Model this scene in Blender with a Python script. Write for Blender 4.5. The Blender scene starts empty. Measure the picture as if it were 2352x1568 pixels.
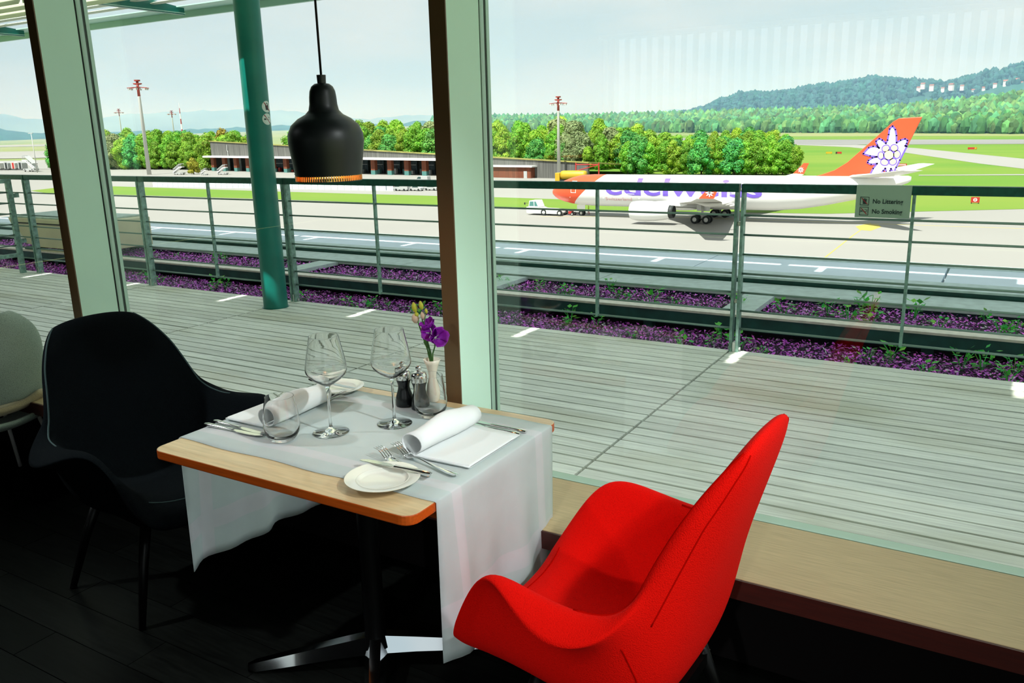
import bpy, bmesh, math, random
from mathutils import Vector, Matrix, noise
from mathutils.geometry import tessellate_polygon
random.seed(7)
PI = math.pi
sc = bpy.context.scene
col = sc.collection

# ------------------------------------------------------------------ camera
EYE = Vector((0, 0, 1.57)); FPX = 1910.05
PITCH, YAW, ROLL = 0.25223, 0.54135, -0.025275
_f = Vector((-math.sin(YAW)*math.cos(PITCH), math.cos(YAW)*math.cos(PITCH), -math.sin(PITCH)))
_r0 = Vector((math.cos(YAW), math.sin(YAW), 0)); _u0 = _r0.cross(_f)
_r = _r0*math.cos(ROLL) + _u0*math.sin(ROLL); _u = -_r0*math.sin(ROLL) + _u0*math.cos(ROLL)
cd = bpy.data.cameras.new('camera'); cam = bpy.data.objects.new('camera', cd); col.objects.link(cam)
cd.sensor_fit = 'HORIZONTAL'; cd.sensor_width = 36; cd.lens = FPX/2352*36
cd.clip_start = 0.02; cd.clip_end = 30000
cam.matrix_world = Matrix(((_r.x, _u.x, -_f.x, EYE.x), (_r.y, _u.y, -_f.y, EYE.y), (_r.z, _u.z, -_f.z, EYE.z), (0, 0, 0, 1)))
sc.camera = cam
# ------------------------------------------------------------------ world, sun, exposure
vs = sc.view_settings
vs.view_transform = 'Standard'; vs.look = 'None'; vs.gamma = 1; vs.use_curve_mapping = False
vs.exposure = 0.18
sc.cycles.use_denoising = True
sc.cycles.transparent_max_bounces = 24
sc.cycles.max_bounces = 16; sc.cycles.transmission_bounces = 16
sc.cycles.sample_clamp_indirect = 6
w = bpy.data.worlds.new('hazy_sky'); sc.world = w; w.use_nodes = True
nt = w.node_tree; nt.nodes.clear()
wo = nt.nodes.new('ShaderNodeOutputWorld'); wb = nt.nodes.new('ShaderNodeBackground')
tc = nt.nodes.new('ShaderNodeTexCoord'); mp = nt.nodes.new('ShaderNodeMapping'); mp.inputs['Scale'].default_value = (2, 2, 7)
nz = nt.nodes.new('ShaderNodeTexNoise'); nz.inputs['Scale'].default_value = 2.2; nz.inputs['Detail'].default_value = 6
rp = nt.nodes.new('ShaderNodeValToRGB')
rp.color_ramp.elements[0].position = 0.36; rp.color_ramp.elements[0].color = (0.66, 0.80, 0.83, 1)
rp.color_ramp.elements[1].position = 0.62; rp.color_ramp.elements[1].color = (0.80, 0.87, 0.86, 1)
nt.links.new(tc.outputs['Generated'], mp.inputs['Vector']); nt.links.new(mp.outputs['Vector'], nz.inputs['Vector'])
nt.links.new(nz.outputs['Fac'], rp.inputs['Fac']); nt.links.new(rp.outputs['Color'], wb.inputs['Color'])
wb.inputs['Strength'].default_value = 0.90
nt.links.new(wb.outputs['Background'], wo.inputs['Surface'])
sl = bpy.data.lights.new('sun', 'SUN'); sun = bpy.data.objects.new('sun', sl); col.objects.link(sun)
sl.energy = 8.5; sl.angle = math.radians(0.6); sl.color = (1, 0.97, 0.9)
sun.rotation_euler = Vector((0.04, 0.56, -1)).to_track_quat('-Z', 'Y').to_euler()
sun.location = (0, -20, 40)
GZ = -15.08                      # apron level

DL = 4.0                        # base watts of the added fill spotlights
# ------------------------------------------------------------------ helpers
def ray(px, py):
    return (_r*((px-1176)/FPX) - _u*((py-784)/FPX) + _f)
def at_y(px, py, Y):
    d = ray(px, py); return EYE + d*(Y/d.y)
def at_z(px, py, Z):
    d = ray(px, py); return EYE + d*((Z-EYE.z)/d.z)

SLOPE, RISE0 = 0.014, 600.0      # the plain rises gently beyond the runway
def gz(y): return GZ if y < RISE0 else GZ+SLOPE*(y-RISE0)
def at_g(px, py):
    d = ray(px, py)
    if d.z < 0:
        p = EYE+d*((GZ-EYE.z)/d.z)
        if p.y <= RISE0: return p
    # z: EYE.z + t*d.z = GZ + SLOPE*(t*d.y-RISE0)
    t = (GZ-SLOPE*RISE0-EYE.z)/(d.z-SLOPE*d.y); return EYE+d*t
def pm(name, c, rough=0.5, metal=0.0, var=0.0, scale=8.0, stretch=(1, 1, 1), bump=0.0, bscale=None, rnd=0.0,
       spec=None, island=0.0, hue=None, sheen=0.0, transl=0.0, coat=0.0, c2=None, emit=None):
    m = bpy.data.materials.new(name); m.use_nodes = True
    n = m.node_tree.nodes; l = m.node_tree.links; b = n['Principled BSDF']
    c = tuple(c)+(1,)
    b.inputs['Base Color'].default_value = c; b.inputs['Roughness'].default_value = rough; b.inputs['Metallic'].default_value = metal
    if spec is not None: b.inputs['Specular IOR Level'].default_value = spec
    if sheen: b.inputs['Sheen Weight'].default_value = sheen
    if coat: b.inputs['Coat Weight'].default_value = coat
    if emit: b.inputs['Emission Color'].default_value = tuple(emit[:3])+(1,); b.inputs['Emission Strength'].default_value = emit[3]
    m.diffuse_color = c
    src = None
    if var or rnd or island or c2:
        co = n.new('ShaderNodeTexCoord'); ma = n.new('ShaderNodeMapping'); ma.inputs['Scale'].default_value = stretch
        no = n.new('ShaderNodeTexNoise'); no.inputs['Scale'].default_value = scale; no.inputs['Detail'].default_value = 5
        l.new(co.outputs['Object'], ma.inputs['Vector'])
        if rnd:
            oi = n.new('ShaderNodeObjectInfo'); ad = n.new('ShaderNodeVectorMath'); ad.operation = 'ADD'
            sm = n.new('ShaderNodeMath'); sm.operation = 'MULTIPLY'; sm.inputs[1].default_value = 37.0
            l.new(oi.outputs['Random'], sm.inputs[0]); l.new(ma.outputs['Vector'], ad.inputs[0]); l.new(sm.outputs[0], ad.inputs[1])
            l.new(ad.outputs[0], no.inputs['Vector'])
        else: l.new(ma.outputs['Vector'], no.inputs['Vector'])
        mix = n.new('ShaderNodeMix'); mix.data_type = 'RGBA'
        d = c2 if c2 else tuple(max(0, v*(1-var)) for v in c[:3]); e = c[:3] if c2 else tuple(min(1, v*(1+var)) for v in c[:3])
        mix.inputs['A'].default_value = tuple(d)+(1,); mix.inputs['B'].default_value = tuple(e)+(1,)
        rr = n.new('ShaderNodeMapRange'); rr.inputs['From Min'].default_value = 0.32; rr.inputs['From Max'].default_value = 0.68
        l.new(no.outputs['Fac'], rr.inputs['Value']); l.new(rr.outputs['Result'], mix.inputs['Factor'])
        src = mix.outputs['Result']
        for amt, kind in ((rnd, 'o'), (island, 'i')):
            if not amt: continue
            hs = n.new('ShaderNodeHueSaturation'); mr = n.new('ShaderNodeMapRange')
            mr.inputs['To Min'].default_value = 1-amt; mr.inputs['To Max'].default_value = 1+amt
            if kind == 'o':
                o2 = n.new('ShaderNodeObjectInfo'); out = o2.outputs['Random']
            else:
                g = n.new('ShaderNodeNewGeometry'); out = g.outputs['Random Per Island']
            l.new(out, mr.inputs['Value']); l.new(mr.outputs['Result'], hs.inputs['Value'])
            if hue:
                m2 = n.new('ShaderNodeMapRange'); m2.inputs['To Min'].default_value = 0.5-hue; m2.inputs['To Max'].default_value = 0.5+hue
                fr = n.new('ShaderNodeMath'); fr.operation = 'FRACT'; mu = n.new('ShaderNodeMath'); mu.operation = 'MULTIPLY'; mu.inputs[1].default_value = 7.31
                l.new(out, mu.inputs[0]); l.new(mu.outputs[0], fr.inputs[0]); l.new(fr.outputs[0], m2.inputs['Value']); l.new(m2.outputs['Result'], hs.inputs['Hue'])
            l.new(src, hs.inputs['Color']); src = hs.outputs['Color']
        l.new(src, b.inputs['Base Color'])
    if bump:
        co = n.new('ShaderNodeTexCoord'); no = n.new('ShaderNodeTexNoise'); no.inputs['Scale'].default_value = bscale or 60; no.inputs['Detail'].default_value = 3
        ma = n.new('ShaderNodeMapping'); ma.inputs['Scale'].default_value = stretch
        bp = n.new('ShaderNodeBump'); bp.inputs['Strength'].default_value = bump; bp.inputs['Distance'].default_value = 0.01
        l.new(co.outputs['Object'], ma.inputs['Vector']); l.new(ma.outputs['Vector'], no.inputs['Vector']); l.new(no.outputs['Fac'], bp.inputs['Height']); l.new(bp.outputs['Normal'], b.inputs['Normal'])
    if transl:
        tr = n.new('ShaderNodeBsdfTranslucent'); mx = n.new('ShaderNodeMixShader'); mx.inputs[0].default_value = transl
        if src is not None: l.new(src, tr.inputs['Color'])
        else: tr.inputs['Color'].default_value = c
        l.new(b.outputs[0], mx.inputs[1]); l.new(tr.outputs[0], mx.inputs[2]); l.new(mx.outputs[0], n['Material Output'].inputs['Surface'])
    return m

def weave(name, c, scale=420.0, amt=0.35, rough=0.9, sheen=0.25, bump=0.5, spec=0.3):
    m = pm(name, c, rough=rough, sheen=sheen, spec=spec)
    n = m.node_tree.nodes; l = m.node_tree.links; b = n['Principled BSDF']
    co = n.new('ShaderNodeTexCoord'); vo = n.new('ShaderNodeTexVoronoi'); vo.inputs['Scale'].default_value = scale
    l.new(co.outputs['Object'], vo.inputs['Vector'])
    mix = n.new('ShaderNodeMix'); mix.data_type = 'RGBA'; mix.inputs['A'].default_value = tuple(min(1, v*(1+amt)) for v in c)+(1,); mix.inputs['B'].default_value = tuple(v*(1-amt) for v in c)+(1,)
    l.new(vo.outputs['Distance'], mix.inputs['Factor']); l.new(mix.outputs['Result'], b.inputs['Base Color'])
    bp = n.new('ShaderNodeBump'); bp.inputs['Strength'].default_value = bump; bp.inputs['Distance'].default_value = 0.002; bp.invert = True
    l.new(vo.outputs['Distance'], bp.inputs['Height']); l.new(bp.outputs['Normal'], b.inputs['Normal'])
    return m

class MB:
    def __init__(s): s.v = []; s.f = []; s.mi = []; s.cur = 0
    def add(s, vs_, fs):
        o = len(s.v); s.v += [tuple(p) for p in vs_]; s.f += [tuple(i+o for i in f) for f in fs]; s.mi += [s.cur]*len(fs); return s
    def box(s, a, b, T=None):
        x0, y0, z0 = a; x1, y1, z1 = b
        p = [Vector(q) for q in ((x0,y0,z0),(x1,y0,z0),(x1,y1,z0),(x0,y1,z0),(x0,y0,z1),(x1,y0,z1),(x1,y1,z1),(x0,y1,z1))]
        if T is not None: p = [T @ q for q in p]
        return s.add(p, [(0,3,2,1),(4,5,6,7),(0,1,5,4),(1,2,6,5),(2,3,7,6),(3,0,4,7)])
    def prism(s, poly, a, b, axis='z', T=None):
        """poly of 2D points extruded from a to b along axis"""
        n = len(poly)
        def P(u, v_, t):
            q = Vector((u, v_, t)) if axis == 'z' else (Vector((u, t, v_)) if axis == 'y' else Vector((t, u, v_)))
            return T @ q if T is not None else q
        vs_ = [P(u, v_, a) for u, v_ in poly] + [P(u, v_, b) for u, v_ in poly]
        fs = [tuple(range(n-1, -1, -1)), tuple(range(n, 2*n))] + [(i, (i+1) % n, n+(i+1) % n, n+i) for i in range(n)]
        return s.add(vs_, fs)
    def tube(s, path, r, n=10, cap=True):
        path = [Vector(p) for p in path]; rs = r if isinstance(r, (list, tuple)) else [r]*len(path)
        o = []; prev = None
        for i, p in enumerate(path):
            t = (path[min(i+1, len(path)-1)] - path[max(i-1, 0)]).normalized()
            if prev is None: a = t.orthogonal().normalized()
            else:
                a = prev - t*prev.dot(t)
                a = a.normalized() if a.length > 1e-6 else t.orthogonal().normalized()
            prev = a; b = t.cross(a)
            o.append([p + (a*math.cos(2*PI*k/n) + b*math.sin(2*PI*k/n))*rs[i] for k in range(n)])
        vs_ = [q for ring in o for q in ring]; fs = []
        for i in range(len(path)-1):
            for k in range(n): fs.append((i*n+k, i*n+(k+1) % n, (i+1)*n+(k+1) % n, (i+1)*n+k))
        if cap: fs += [tuple(range(n-1, -1, -1)), tuple(range((len(path)-1)*n, len(path)*n))]
        return s.add(vs_, fs)
    def lathe(s, prof, c=(0, 0, 0), n=32, T=None):
        """prof: list of (r,z); r==0 ends close to a point"""
        rings = []; vs_ = []; fs = []
        for r, z in prof:
            if r < 1e-6: rings.append([len(vs_)]); vs_.append(Vector((c[0], c[1], c[2]+z)))
            else:
                rings.append(list(range(len(vs_), len(vs_)+n)))
                vs_ += [Vector((c[0]+r*math.cos(2*PI*k/n), c[1]+r*math.sin(2*PI*k/n), c[2]+z)) for k in range(n)]
        if T is not None: vs_ = [T @ q for q in vs_]
        for A, B in zip(rings, rings[1:]):
            for k in range(n):
                a0, a1 = A[k % len(A)], A[(k+1) % len(A)]; b0, b1 = B[k % len(B)], B[(k+1) % len(B)]
                q = [a0, a1, b1, b0]; q = [x for i, x in enumerate(q) if x not in q[:i]]
                if len(q) > 2: fs.append(tuple(q))
        return s.add(vs_, fs)
    def grid(s, rows, close_u=False):
        nu = len(rows[0]); vs_ = [p for r in rows for p in r]; fs = []
        for i in range(len(rows)-1):
            for k in range(nu-1 if not close_u else nu):
                fs.append((i*nu+k, i*nu+(k+1) % nu, (i+1)*nu+(k+1) % nu, (i+1)*nu+k))
        return s.add(vs_, fs)
    def build(s, name, m, parent=None, smooth=False, bevel=0, sub=0, loc=None, auto=None, solid=0):
        me = bpy.data.meshes.new(name); me.from_pydata([tuple(p) for p in s.v], [], s.f)
        ms = m if isinstance(m, (list, tuple)) else [m]
        for q in ms: me.materials.append(q)
        if len(ms) > 1: me.polygons.foreach_set('material_index', s.mi)
        bm = bmesh.new(); bm.from_mesh(me); bmesh.ops.recalc_face_normals(bm, faces=bm.faces); bm.to_mesh(me); bm.free()
        if smooth: me.polygons.foreach_set('use_smooth', [True]*len(me.polygons))
        if smooth and auto:
            try: me.set_sharp_from_angle(angle=math.radians(auto))
            except Exception: pass
        o = bpy.data.objects.new(name, me); col.objects.link(o)
        if parent is not None: o.parent = parent
        if loc is not None: o.location = loc
        if bevel: q = o.modifiers.new('bevel', 'BEVEL'); q.width = bevel; q.segments = 2; q.limit_method = 'ANGLE'
        if solid: q = o.modifiers.new('solid', 'SOLIDIFY'); q.thickness = solid; q.offset = 0
        if sub: q = o.modifiers.new('sub', 'SUBSURF'); q.levels = sub; q.render_levels = sub
        return o

def tag(o, label=None, cat=None, group=None, kind=None):
    if label: o['label'] = label
    if cat: o['category'] = cat
    if group: o['group'] = group
    if kind: o['kind'] = kind
    return o
def thing(name, label, cat, loc=(0, 0, 0), rz=0, group=None, kind=None):
    o = bpy.data.objects.new(name, None); col.objects.link(o); o.location = loc; o.rotation_euler = (0, 0, rz); o.empty_display_size = 0.1
    if kind: o['kind'] = kind
    return tag(o, label, cat, group)
def dup(root, loc=None, rz=None, label=None, scale=None):
    r = root.copy(); col.objects.link(r)
    if loc is not None: r.location = loc
    if rz is not None: r.rotation_euler = (0, 0, rz)
    if scale is not None: r.scale = (scale,)*3 if not isinstance(scale, tuple) else scale
    if label: r['label'] = label
    for ch in list(root.children):
        c = ch.copy(); col.objects.link(c); c.parent = r
        for g in list(ch.children):
            d = g.copy(); col.objects.link(d); d.parent = c
    return r
def text_mesh(name, body, size, m, parent, T, bold=0.0, depth=0.001, warp=None, align='LEFT', space=1.0, sx=1.0):
    cu = bpy.data.curves.new(name, 'FONT'); cu.body = body; cu.size = size; cu.offset = bold; cu.extrude = depth; cu.align_x = align; cu.space_character = space
    cu.resolution_u = 3
    o = bpy.data.objects.new(name, cu); col.objects.link(o)
    dg = bpy.context.evaluated_depsgraph_get(); me = bpy.data.meshes.new_from_object(o.evaluated_get(dg)); me.name = name
    bpy.data.objects.remove(o); bpy.data.curves.remove(cu)
    if sx != 1.0:
        for v in me.vertices: v.co.x *= sx
    if warp:
        bm = bmesh.new(); bm.from_mesh(me)
        bmesh.ops.triangulate(bm, faces=bm.faces)
        for _ in range(3):
            es = [e for e in bm.edges if e.calc_length() > size*0.16]
            if es: bmesh.ops.subdivide_edges(bm, edges=es, cuts=1); bmesh.ops.triangulate(bm, faces=bm.faces)
        bm.to_mesh(me); bm.free()
        for v in me.vertices: v.co = warp(v.co)
    me.transform(T); me.materials.clear(); me.materials.append(m)
    o = bpy.data.objects.new(name, me); col.objects.link(o); o.parent = parent
    return o

# ------------------------------------------------------------------ materials
M = {}
M['deck'] = pm('weathered_wood', (0.82, 0.85, 0.78), 0.75, var=0.16, scale=3, stretch=(1.2, 26, 26), rnd=0.10, bump=0.15, bscale=9)
M['rail'] = pm('dark_green_metal', (0.010, 0.085, 0.06), 0.4, metal=0.3, var=0.3, scale=30)
M['galv'] = pm('galvanised_steel', (0.22, 0.36, 0.31), 0.5, metal=0.35, var=0.35, scale=26)
M['rod'] = pm('steel_rod', (0.20, 0.30, 0.26), 0.4, metal=0.5)
M['bolt'] = pm('rusty_bolt', (0.10, 0.05, 0.02), 0.6, metal=0.4)
M['column'] = pm('green_column_paint', (0.003, 0.17, 0.135), 0.38, var=0.12, scale=5)
M['mull'] = pm('anodised_aluminium', (0.66, 0.93, 0.78), 0.5, metal=0.0, var=0.03, scale=2, spec=0.2)
M['mull_out'] = pm('outer_frame_green', (0.42, 0.60, 0.50), 0.45)
M['gasket'] = pm('black_gasket', (0.004, 0.006, 0.005), 0.6)
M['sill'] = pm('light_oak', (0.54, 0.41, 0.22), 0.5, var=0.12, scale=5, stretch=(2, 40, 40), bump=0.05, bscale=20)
M['table'] = pm('oiled_oak', (0.60, 0.43, 0.23), 0.35, var=0.12, scale=4, stretch=(2, 30, 30), coat=0.3)
M['edge'] = pm('shade_red_edge', (0.50, 0.08, 0.005), 0.4, var=0.15, scale=6, stretch=(2, 30, 30))  # shadow on the table edge put into the colour as deep red
M['silledge'] = pm('oak_edge_in_shade', (0.05, 0.006, 0.003), 0.5, var=0.2, scale=6, stretch=(2, 30, 30))  # same wood as the sill, its shaded front painted near black
M['mull_front'] = pm('dark_brown_front', (0.13, 0.075, 0.03), 0.45)  # mullion front face, darker and browner than the body
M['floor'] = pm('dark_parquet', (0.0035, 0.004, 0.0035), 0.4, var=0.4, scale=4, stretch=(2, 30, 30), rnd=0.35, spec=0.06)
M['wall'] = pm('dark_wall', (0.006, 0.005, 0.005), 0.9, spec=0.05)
M['ceil'] = pm('ceiling_paint', (0.05, 0.045, 0.04), 0.8)
M['linen'] = pm('white_linen', (0.79, 0.86, 0.86), 0.85, var=0.02, scale=14, bump=0.06, bscale=900, transl=0.5)
M['linen_band'] = pm('white_linen_satin', (0.86, 0.88, 0.90), 0.55, var=0.02, scale=14, transl=0.45)
M['napkin'] = pm('napkin_linen', (0.78, 0.80, 0.80), 0.85, bump=0.05, bscale=700)
M['steel'] = pm('cutlery_steel', (0.78, 0.78, 0.77), 0.14, metal=1.0)
M['porcelain'] = pm('cream_porcelain', (0.80, 0.79, 0.70), 0.16, coat=0.5)
M['porcelain2'] = pm('ivory_vase_glaze', (0.80, 0.74, 0.60), 0.25, coat=0.4)
M['black_wood'] = pm('black_stained_beech', (0.004, 0.006, 0.007), 0.25)
M['red'] = weave('red_wool', (0.93, 0.004, 0.001), 380, 0.15, sheen=0.0, spec=0.1)
M['red_seam'] = pm('red_seam', (0.50, 0.003, 0.001), 0.9, spec=0.0)
M['blackfab'] = weave('black_wool', (0.0022, 0.0035, 0.0045), 380, 0.5, sheen=0.0, spec=0.04)
M['black_seam'] = pm('black_piping', (0.015, 0.04, 0.04), 0.8)
M['greyfab'] = weave('grey_wool', (0.34, 0.42, 0.36), 300, 0.3)
M['beigefab'] = weave('beige_wool', (0.52, 0.42, 0.25), 300, 0.2)
M['leg'] = pm('black_leg', (0.002, 0.002, 0.002), 0.35, spec=0.15)
M['chrome'] = pm('polished_chrome', (0.7, 0.72, 0.75), 0.08, metal=1.0)
M['lampblack'] = pm('black_lacquer', (0.003, 0.006, 0.006), 0.42)
M['brass'] = pm('brass', (0.85, 0.45, 0.12), 0.3, metal=1.0)
M['lampin'] = pm('brass_inside', (0.80, 0.42, 0.12), 0.4, metal=0.6)
M['bulb'] = pm('warm_bulb', (1, 0.8, 0.5), 0.4, emit=(1.0, 0.55, 0.2, 6.0))
M['purple'] = pm('purple_leaf', (0.64, 0.10, 0.72), 0.35, island=0.8, hue=0.03, var=0.2, scale=3)
M['paleleaf'] = pm('pale_leaf', (0.62, 0.60, 0.68), 0.5, island=0.35, var=0.1)
M['soil'] = pm('dark_soil', (0.022, 0.012, 0.026), 0.9, var=0.5, scale=40)
M['weed'] = pm('weed_green', (0.12, 0.58, 0.06), 0.55, island=0.35, hue=0.04, var=0.1, transl=0.3)
M['ibeam'] = pm('painted_steel_beam', (0.010, 0.075, 0.062), 0.5, var=0.3, scale=9)
M['beamtop'] = pm('beam_top_sunlit', (0.74, 0.70, 0.60), 0.5, var=0.12, scale=20, metal=0.2)  # cream albedo stands in for sun on the rail top
M['slab'] = pm('concrete_slab', (0.52, 0.64, 0.62), 0.75, var=0.12, scale=12)
M['coping'] = pm('zinc_coping', (0.68, 0.80, 0.88), 0.6, var=0.04, scale=4)
M['beige'] = pm('beige_enamel', (0.66, 0.63, 0.42), 0.5, var=0.06, scale=4)
M['louvre'] = pm('louvre_aluminium', (0.62, 0.66, 0.52), 0.5)
M['fascia'] = pm('fascia_green', (0.48, 0.74, 0.64), 0.5)
M['concrete'] = pm('facade_concrete', (0.45, 0.45, 0.43), 0.85)
M['apron'] = pm('apron_concrete', (0.2671, 0.2613, 0.2380), 0.9, var=0.035, scale=0.03)
M['grass'] = pm('mown_grass', (0.0798, 0.1995, 0.0064), 0.95, c2=(0.145, 0.225, 0.016), scale=0.02, stretch=(0.5, 1.4, 1))
M['taxi'] = pm('taxiway_concrete', (0.2729, 0.2671, 0.2439), 0.9, var=0.05, scale=0.01)
M['asphalt'] = pm('runway_asphalt', (0.2090, 0.2090, 0.2033), 0.9, var=0.08, scale=0.01)
M['yline'] = pm('yellow_marking', (0.4355, 0.3600, 0.0697), 0.9)
M['white'] = pm('white_paint', (0.82, 0.82, 0.80), 0.35)
M['white_m'] = pm('white_vehicle', (0.4064, 0.4181, 0.4122), 0.3)
M['tyre'] = pm('tyre_rubber', (0.012, 0.016, 0.016), 0.8)
M['glassdark'] = pm('vehicle_glass', (0.03, 0.07, 0.07), 0.1)
M['airred'] = pm('aircraft_red', (0.80, 0.09, 0.03), 0.35)
M['airpurple'] = pm('aircraft_purple', (0.17, 0.10, 0.55), 0.4)
M['airyellow'] = pm('aircraft_yellow', (0.78, 0.72, 0.38), 0.4)
M['airgrey'] = pm('wing_grey', (0.55, 0.54, 0.50), 0.45)
M['pinktext'] = pm('pink_lettering', (0.72, 0.42, 0.42), 0.5)
M['dark'] = pm('dark_metal', (0.015, 0.02, 0.02), 0.6)
M['mastgrey'] = pm('mast_galvanised', (0.50, 0.50, 0.47), 0.5)
M['mastred'] = pm('mast_red', (0.3520, 0.0576, 0.0448), 0.6)
M['clad'] = pm('weathered_cladding', (0.1045, 0.1045, 0.0958), 0.85, var=0.35, scale=2.2, stretch=(1.0, 1.0, 0.03))
M['brown'] = pm('rust_brown_cladding', (0.1625, 0.0435, 0.0174), 0.8, var=0.25, scale=2, stretch=(1, 1, 0.05))
M['hangin'] = pm('hangar_interior', (0.1161, 0.1393, 0.1335), 0.8, var=0.3, scale=0.6)
M['hangdark'] = pm('hangar_dark', (0.03, 0.05, 0.06), 0.8, var=0.6, scale=1.0)
M['roofgreen'] = pm('sedum_roof', (0.2671, 0.2554, 0.0697), 0.95, var=0.3, scale=0.2)
M['teal'] = pm('teal_base', (0.0697, 0.2033, 0.1858), 0.6)
M['bark'] = pm('bark', (0.10, 0.08, 0.05), 0.9)
M['leaf'] = pm('leaf_green', (0.1973, 0.3947, 0.0257), 0.7, island=0.35, rnd=0.22, hue=0.025, var=0.2, scale=0.4, transl=0.25)
M['leafdark'] = pm('leaf_dark_green', (0.0772, 0.3089, 0.0515), 0.7, island=0.4, rnd=0.25, hue=0.03, var=0.2, scale=0.4, transl=0.2)
M['leafpale'] = pm('leaf_pale', (0.2190, 0.2780, 0.1095), 0.7, island=0.3, rnd=0.1, hue=0.02, var=0.2, scale=0.4, transl=0.2)
M['leafyellow'] = pm('leaf_yellow', (0.30, 0.27, 0.02), 0.7, island=0.3, rnd=0.1, hue=0.02, var=0.2, scale=0.4, transl=0.2)
M['farwood'] = pm('far_woodland', (0.0635, 0.1996, 0.0544), 0.9, island=0.45, hue=0.05, var=0.35, scale=0.05)
M['hill'] = pm('hill_wood', (0.012, 0.075, 0.06), 0.9, island=0.3, hue=0.02, var=0.35, scale=0.02)
M['meadow'] = pm('far_meadow', (0.1452, 0.2206, 0.0581), 0.95, c2=(0.25, 0.26, 0.10), scale=0.004)
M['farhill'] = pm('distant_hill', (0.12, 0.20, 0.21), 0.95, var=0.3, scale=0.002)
M['signgrey'] = pm('sign_grey_green', (0.33, 0.45, 0.36), 0.45)
M['signink'] = pm('sign_ink', (0.012, 0.03, 0.03), 0.6)
M['signred'] = pm('sign_red', (0.35, 0.015, 0.03), 0.5)
M['sticker'] = pm('sticker_white', (0.62, 0.70, 0.65), 0.5)
M['stem'] = pm('flower_stem', (0.05, 0.16, 0.03), 0.5)
M['petal'] = pm('purple_petal', (0.30, 0.008, 0.42), 0.6, var=0.3, scale=40, transl=0.3)
M['bud'] = pm('yellow_green_bud', (0.55, 0.58, 0.05), 0.5, transl=0.2)
M['budcream'] = pm('cream_bud', (0.70, 0.52, 0.38), 0.5, transl=0.2)
M['hivis'] = pm('hi_vis_yellow', (0.65, 0.80, 0.05), 0.7)
M['redcloth'] = pm('red_trousers', (0.45, 0.03, 0.02), 0.8)
M['skin'] = pm('skin', (0.5, 0.3, 0.2), 0.6)
M['yellow'] = pm('yellow_paint', (0.4800, 0.3072, 0.0128), 0.5)
M['redpaint'] = pm('red_paint', (0.4160, 0.0256, 0.0192), 0.5)
M['rooftile'] = pm('red_roof_tile', (0.2439, 0.0929, 0.0581), 0.8)
M['blind'] = pm('white_blind', (0.85, 0.87, 0.87), 0.7, transl=0.5)

def stain_deck():
    """moss-coloured stains with their own shape, laid out in deck space"""
    m = M['deck']; n = m.node_tree.nodes; l = m.node_tree.links; b = n['Principled BSDF']
    src = b.inputs['Base Color'].links[0].from_socket
    g = n.new('ShaderNodeNewGeometry'); ma = n.new('ShaderNodeMapping'); ma.inputs['Scale'].default_value = (0.45, 1.1, 1)
    no = n.new('ShaderNodeTexNoise'); no.inputs['Scale'].default_value = 1.3; no.inputs['Detail'].default_value = 4
    l.new(g.outputs['Position'], ma.inputs['Vector']); l.new(ma.outputs['Vector'], no.inputs['Vector'])
    mr = n.new('ShaderNodeMapRange'); mr.inputs['From Min'].default_value = 0.52; mr.inputs['From Max'].default_value = 0.72; mr.inputs['To Max'].default_value = 0.55
    l.new(no.outputs['Fac'], mr.inputs['Value'])
    mx = n.new('ShaderNodeMix'); mx.data_type = 'RGBA'; mx.inputs['B'].default_value = (0.42, 0.41, 0.24, 1)
    l.new(src, mx.inputs['A']); l.new(mr.outputs['Result'], mx.inputs['Factor']); l.new(mx.outputs['Result'], b.inputs['Base Color'])
stain_deck()

def clear_pane():
    m = bpy.data.materials.new('window_glass'); m.use_nodes = True; n = m.node_tree.nodes; l = m.node_tree.links; n.clear()
    o = n.new('ShaderNodeOutputMaterial'); t = n.new('ShaderNodeBsdfTransparent'); g = n.new('ShaderNodeBsdfGlossy'); mx = n.new('ShaderNodeMixShader')
    t.inputs['Color'].default_value = (0.98, 0.995, 0.985, 1); g.inputs['Roughness'].default_value = 0.0
    # Schlick reflectance of a thin pane, the same from both sides
    ge = n.new('ShaderNodeNewGeometry'); dt = n.new('ShaderNodeVectorMath'); dt.operation = 'DOT_PRODUCT'
    l.new(ge.outputs['Incoming'], dt.inputs[0]); l.new(ge.outputs['Normal'], dt.inputs[1])
    def mt(op, x, y=None):
        k = n.new('ShaderNodeMath'); k.operation = op
        for i, v in enumerate((x, y)):
            if v is None: continue
            if isinstance(v, (int, float)): k.inputs[i].default_value = v
            else: l.new(v, k.inputs[i])
        return k.outputs[0]
    c = mt('ABSOLUTE', dt.outputs['Value']); f5 = mt('POWER', mt('SUBTRACT', 1.0, c), 5.0); fr = mt('ADD', 0.05, mt('MULTIPLY', f5, 0.9))
    l.new(fr, mx.inputs[0]); l.new(t.outputs[0], mx.inputs[1]); l.new(g.outputs[0], mx.inputs[2]); l.new(mx.outputs[0], o.inputs['Surface']); return m
M['pane'] = clear_pane()
def crystal():
    m = bpy.data.materials.new('crystal_glass'); m.use_nodes = True; n = m.node_tree.nodes; b = n['Principled BSDF']
    b.inputs['Transmission Weight'].default_value = 1; b.inputs['Roughness'].default_value = 0.0; b.inputs['IOR'].default_value = 1.45; b.inputs['Base Color'].default_value = (1, 1, 1, 1); return m
M['crystal'] = crystal()

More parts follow.
